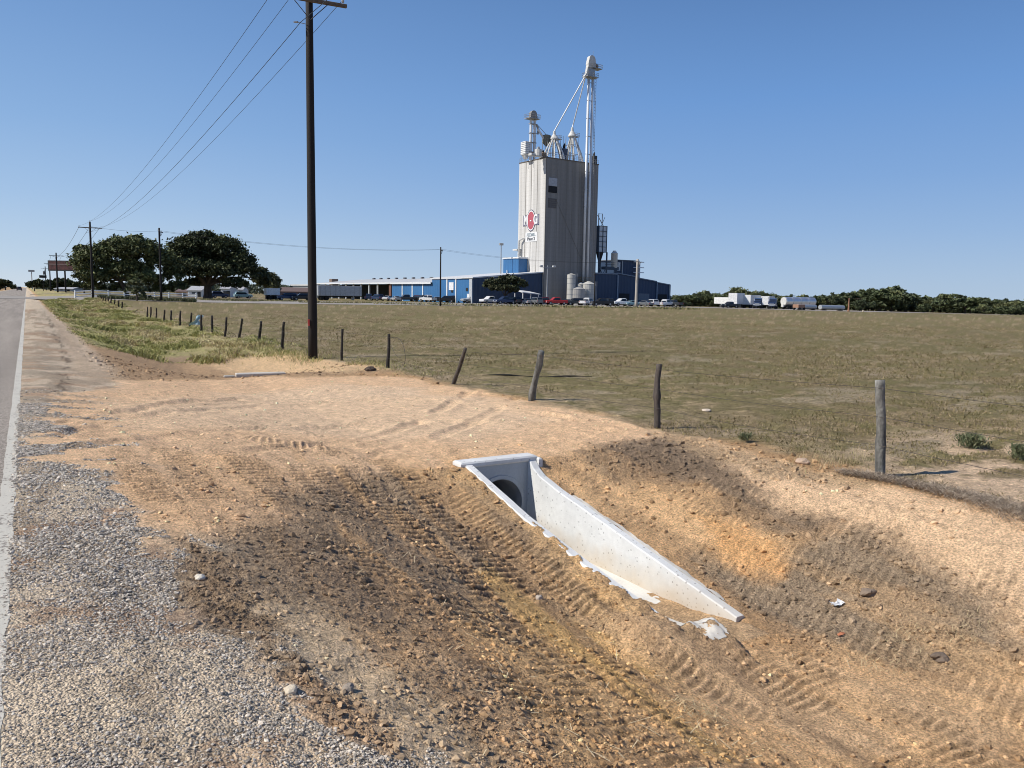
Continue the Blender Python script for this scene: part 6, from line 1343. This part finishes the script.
# ================================================================== TREES
MLF = mat('tree leaf', attr='Col', rough=.6, spec=.2, noise=[(.6, .8, 1.2, 1)]); MBK = mat('tree bark', (.07,.055,.045), .9, noise=[(4,.7,1.3,.3)])
def crown_mesh(lobes, n, leaf, pal, rg, flatten=.9, name='crown', bottom=.0):
    """leaf sprays clustered on branch tips inside ellipsoid lobes; lobes: (x,y,z,rx,ry,rz)"""
    vol = np.array([l[3]*l[4]*l[5] for l in lobes])**.8; vol /= vol.sum(); P = []; Sh = []
    for l, w_ in zip(lobes, vol):
        nc = max(4, int(n*w_/38)); d = rg.normal(size=(nc, 3)); d /= np.linalg.norm(d, axis=1)[:, None]; d[:, 2] = np.where(d[:, 2] < -.45, -d[:, 2]*.6, d[:, 2])
        rr_ = .62+.42*rg.random(nc)**.6; C = d*rr_[:, None]*np.array(l[3:6])+np.array(l[:3])
        cs_ = .17*min(l[3], l[5])*(.6+.9*rg.random(nc)); k = int(n*w_/nc)+1
        q = rg.normal(size=(nc, k, 3))*cs_[:, None, None]*np.array([1.1, 1.1, .62]); P.append((C[:, None]+q).reshape(-1, 3))
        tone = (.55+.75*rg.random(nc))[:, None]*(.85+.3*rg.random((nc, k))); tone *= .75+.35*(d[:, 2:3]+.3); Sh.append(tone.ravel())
    P = np.concatenate(P); Sh = np.concatenate(Sh); N_ = len(P); s = leaf*(.55+.9*rg.random(N_))
    u = rg.normal(size=(N_, 3)); u /= np.linalg.norm(u, axis=1)[:, None]; v = rg.normal(size=(N_, 3)); v -= (v*u).sum(1)[:, None]*u; v /= np.linalg.norm(v, axis=1)[:, None]; v[:, 2] *= .7
    s = s[:, None]; V = np.stack([P-u*s, P-v*s*.55, P+u*s*1.1, P+v*s*.6], 1).reshape(-1, 3); k = np.arange(N_)[:, None]*4
    c = np.array(pal)[rg.integers(0, len(pal), N_)]*Sh[:, None]; return V, k+np.array([[0,1,2,3]]), np.repeat(np.clip(c, .004, .6), 4, 0)
def add_limbs(mb, base, tips, r0, rg, sub=3):
    for tp in tips:
        b = Vector(base); t = Vector(tp); m1 = b.lerp(t, .35)+Vector((0, 0, (t-b).length*.10)); m2 = b.lerp(t, .7)+Vector((rg.normal()*.3, rg.normal()*.3, (t-b).length*.08))
        mb.tube([b, m1, m2, t], [r0, r0*.62, r0*.36, r0*.1], 7)
        for _ in range(sub):
            f = .4+.5*rg.random(); s0 = b.lerp(t, f); e = s0+Vector((rg.normal(), rg.normal(), abs(rg.normal())*.8+.2))*(t-b).length*.22; mb.tube([s0, s0.lerp(e, .5)+Vector((0,0,.2)), e], [r0*.3, r0*.18, r0*.05], 5)
PO_ = [(.040,.052,.020),(.055,.068,.026),(.030,.040,.017),(.075,.085,.035)]
def bigtree(label, px, D, lobes_px, n, leaf, pal, trunk, tips_from, seed, r0, cat='tree', name='oak_tree', group=None, base_py=None):
    """lobes_px: (px, py, half width px, half height px, depth offset m)"""
    rg = np.random.default_rng(seed); b = at(px, 300, D); z0 = gz(b[0], b[1]); t = thing(name, label, cat, (b[0], b[1], z0), -AZ, group); s = D/F
    L_ = []
    for (lx, ly, rw_, rh_, dy) in lobes_px:
        z = at(lx, ly, D)[2]-z0; L_.append(((lx-px)*s*.96, dy, z, rw_*s*.86, max(rw_*s*.7, 1.6), rh_*s*.88))
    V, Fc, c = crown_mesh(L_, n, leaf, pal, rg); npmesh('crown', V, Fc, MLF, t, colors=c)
    mb = MB(); h_ = trunk[1]; mb.tube([(0,0,-.3),(trunk[0]*.2,0,h_*.3),(trunk[0]*.6,0,h_*.7),(trunk[0],0,h_)], [r0*1.35,r0,r0*.9,r0*.8], 10)
    add_limbs(mb, (trunk[0],0,h_*.93), [(l[0]*.9,l[1]*.8,l[2]-l[5]*.1) for l in L_], r0*.5, rg); mb.obj('trunk', MBK, t); return t
bigtree('broad dark oak tree with a leaning trunk behind the white rail fence', 128, 163,
  [(98,262,20,16,-2),(118,252,22,15,1),(142,250,24,14,-2),(160,262,18,15,2),(84,252,9,8,0),(80,270,9,9,1),(102,278,20,9,-3),(130,272,24,13,0),(152,280,18,8,-2),(170,275,11,12,3),(115,243,10,6,0),(133,241,9,5,0),(92,286,12,6,0),(112,288,10,5,2),(158,289,14,5,2),(176,286,10,6,2)],
  40000, .30, [(.085,.105,.04),(.12,.135,.05),(.06,.075,.03),(.16,.17,.075)], (-1.6, 3.6), None, 3, .42)
bigtree('very dark domed live oak with a thick trunk, right of the first oak', 208, 184,
  [(185,252,18,16,0),(205,245,22,14,0),(226,250,20,14,0),(240,264,17,14,0),(252,273,12,12,-1),(195,270,20,12,-3),(222,272,22,10,-3),(178,268,12,14,0),(240,284,14,7,-2),(190,284,13,6,1),(205,262,26,18,3),(262,278,6,8,1)],
  52000, .32, [(.052,.065,.030),(.075,.088,.038),(.04,.05,.024),(.105,.115,.05)], (0, 3.2), None, 4, .95)
bigtree('paler yellow green tree at the right edge of the domed oak', 266, 205, [(262,280,9,12,0),(270,282,9,10,1),(274,288,7,7,0),(262,272,5,5,0)], 9000, .33, [(.10,.105,.045),(.14,.135,.065),(.075,.08,.035)], (0, 2), None, 5, .25, name='tree')
bigtree('small sparse sapling in front of the leaning oak by the pasture fence', 137, 118, [(136,285,6,6,0),(140,291,7,5,0),(132,291,5,4,0),(144,297,5,4,0)], 2200, .17, [(.10,.115,.05),(.15,.15,.07)], (0, 1.3), None, 6, .12, name='sapling')
bigtree('small round dark tree growing before the blue wall left of the silo', 505, 191, [(494,284,12,6,0),(508,281,13,6,0),(519,284,9,6,0),(504,288,16,5,-1),(515,290,6,4,0)], 11000, .30, [(.035,.045,.022),(.06,.07,.035),(.09,.09,.045)], (0, 2.0), None, 7, .28, name='round_tree')
bigtree('dark bushy tree beside the road at the foot of the distant poles', 35, 330, [(33,285,6,4,0),(39,283,6,4,0),(45,286,5,3,0)], 3500, .5, PO_, (0, 1), None, 8, .2, name='roadside_tree')
bigtree('dark tree clump on the far left beyond the road', 6, 400, [(5,284,8,5,0),(-6,286,8,5,0),(13,287,4,3,0)], 3500, .6, PO_, (0, 1.5), None, 9, .3, name='roadside_tree')
for k, (px, py_, rw_) in enumerate(((52,284,8),(62,282,9),(74,285,8),(58,287,7))):
    bigtree('low dark tree in the row under and behind the billboard', px, 345, [(px,py_,rw_,4,0),(px+rw_*.6,py_+1.5,rw_*.6,3,0)], 1500, .6, PO_, (0, 1), None, 20+k, .2, name='distant_tree', group='distant trees behind the billboard')
# hedge of dark weeds along the far edge of the pasture on the left
n = 14000; px_ = RNG.uniform(98, 196, n); d_ = RNG.uniform(122, 140, n); A_ = np.array([at(p, 300, d) for p, d in zip(px_, d_)]); kp = fbm(A_[:, 0]*.3, A_[:, 1]*.3, 3, 3) > .42
x, y = A_[kp, 0], A_[kp, 1]; n = len(x)
o = blades('weed_hedge', np.c_[x, y, zb(x, y)], .2+.45*RNG.random(n), np.full(n, .18), .5, np.array([(.06,.07,.03),(.10,.11,.045),(.04,.045,.02),(.16,.15,.08)])[RNG.integers(0, 4, n)], MGR); tag(o, 'dark strip of tall weeds below the left oaks', 'weeds', kind='stuff')
n = 9000; px_ = RNG.uniform(200, 700, n); d_ = RNG.uniform(150, 168, n); A_ = np.array([at(p, 300, d) for p, d in zip(px_, d_)]); kp = fbm(A_[:, 0]*.12, A_[:, 1]*.2, 4, 3) > .46
x, y = A_[kp, 0], A_[kp, 1]; n = len(x)
o = blades('lot_edge_weeds', np.c_[x, y, zb(x, y)], .15+.4*RNG.random(n)**2, np.full(n, .2), .6, np.array([(.20,.18,.08),(.14,.14,.06),(.30,.25,.13)])[RNG.integers(0, 3, n)], MGR); tag(o, 'yellow green weeds along the edge of the mill lot', 'weeds', kind='stuff')
# ---- woods on the right skyline: individual trees in front of a darker mass
protos = []
for q in range(6):
    rg = np.random.default_rng(50+q); t = thing('woodland_tree', 'x', 'tree', (0,0,0), 0, 'trees along the right skyline'); lob = []
    for _ in range(7): lob.append((rg.normal()*2.6, rg.normal()*2.0, 2.6+rg.random()*3.6, 1.8+rg.random()*1.6, 1.8+rg.random()*1.4, 1.4+rg.random()*1.1))
    lob += [(-2.4,0,1.8,2.4,2,1.6),(2.4,0,1.8,2.4,2,1.6)]
    pal = [[(.085,.105,.048),(.115,.135,.060),(.070,.085,.042)],[(.12,.13,.056),(.16,.17,.075),(.09,.10,.05)],[(.075,.092,.048),(.10,.12,.058),(.06,.075,.04)]][q % 3]
    V, Fc, c = crown_mesh(lob, 3400, .48, pal, rg); npmesh('crown', V, Fc, MLF, t, colors=c)
    mb = MB(); mb.tube([(0,0,-.4),(0,0,2),(.2,0,4.5)], [.35,.28,.12], 7); add_limbs(mb, (0,0,2), [(l[0],l[1],l[2]) for l in lob[:5]], .14, rg, 1); mb.obj('trunk', MBK, t); protos.append(t)
used = set(); rl = random.Random(21)
TL = []
def sky_y(px): return np.interp(px, [640,690,716,726,745,770,800,840,868,880,893,905,915,935,950,965,985,1005,1024,1060], [296,293.5,292,296,291.5,293,296,294,291,288.5,289,292,296.5,296.5,297,295,299,299,298.5,298])
px = 668.0
while px < 1062:
    TL.append((px, rl.uniform(285, 330), sky_y(px)+rl.uniform(0, 2.0))); px += rl.uniform(5.5, 10)
for px, top in ((722,292.3),(743,290.5),(757,291),(880,288.8),(892,289.2),(906,292.2),(966,295)): TL.append((px, 280, top))
for px in (672, 684, 1003, 1012, 1022, 1034, 985, 860, 925): TL.append((px, 262, sky_y(px)+7))
for i, (px, D, top) in enumerate(TL):
    b = at(px, 300, D); z0 = gz(b[0], b[1])-.3; h_ = at(px, top, D)[2]-z0; sc1 = max(h_, 2.2)/7.3; p = protos[i % 6]; s_ = (sc1*rl.uniform(.95, 1.3), sc1*rl.uniform(.9, 1.2), sc1)
    lb_ = 'green tree of the even low wood along the right skyline'
    if 870 < px < 912 and h_ > 8: lb_ = 'tall tree of the hump rising highest in the right skyline wood'
    if p not in used and not (p in used): used.add(p); p.location = (b[0], b[1], z0); p.rotation_euler = (0, 0, rl.random()*6.28); p.scale = s_; p['label'] = lb_
    else: copy_thing(p, (b[0], b[1], z0), rl.random()*6.28, lb_, s_)
rg = np.random.default_rng(5); n = 34000; px_ = rg.uniform(640, 1075, n); d_ = rg.uniform(335, 360, n)
A_ = np.stack([np.array(at(p, 300, d)) for p, d in zip(px_, d_)]); z0 = zb(A_[:, 0], A_[:, 1]); zt6 = np.array([at(p, sky_y(p)+1.5+4*float(v), d)[2] for p, d, v in zip(px_, d_, vn(px_*.12, px_*0, 3))]); P = np.c_[A_[:, :2], z0+(zt6-z0)*rg.random(n)**.8]
u = rg.normal(size=(n, 3)); u /= np.linalg.norm(u, axis=1)[:, None]; v = np.cross(u, rg.normal(size=(n, 3))); v /= np.linalg.norm(v, axis=1)[:, None]; s = .6*(.6+.8*rg.random(n))[:, None]
V = np.stack([P-u*s, P-v*s*.6, P+u*s, P+v*s*.6], 1).reshape(-1, 3); o = npmesh('woodland', V, np.arange(n*4).reshape(-1, 4), MLF, colors=np.repeat(np.array([(.085,.10,.052),(.11,.125,.064),(.07,.084,.046)])[rg.integers(0, 3, n)]*(.6+.6*rg.random(n))[:, None], 4, 0)); tag(o, 'dense dark mass of the wood behind the skyline trees', 'woods', kind='stuff')
# thin far wood closing the horizon on the left and behind the mill
rg = np.random.default_rng(6); n = 16000; px_ = rg.uniform(-40, 660, n); d_ = rg.uniform(560, 620, n); A_ = np.stack([np.array(at(p, 300, d)) for p, d in zip(px_, d_)])
P = np.c_[A_[:, :2], .2+rg.random(n)*(3.5+4.5*fbm(px_*.06, px_*0, 8, 3))]; u = rg.normal(size=(n, 3)); u /= np.linalg.norm(u, axis=1)[:, None]; v = np.cross(u, rg.normal(size=(n, 3))); v /= np.linalg.norm(v, axis=1)[:, None]; s = 1.2*(.6+.8*rg.random(n))[:, None]
kp = ~((A_[:, 0] > -14) & (A_[:, 0] < 6)); P, u, v, s = P[kp], u[kp], v[kp], s[kp]; n = len(P)
V = np.stack([P-u*s, P-v*s*.6, P+u*s, P+v*s*.6], 1).reshape(-1, 3); o = npmesh('far_woodland', V, np.arange(n*4).reshape(-1, 4), MLF, colors=np.repeat(np.array([(.075,.09,.06),(.09,.105,.07)])[rg.integers(0, 2, n)], 4, 0)); tag(o, 'thin distant line of woods on the horizon behind the road and mill', 'woods', kind='stuff')
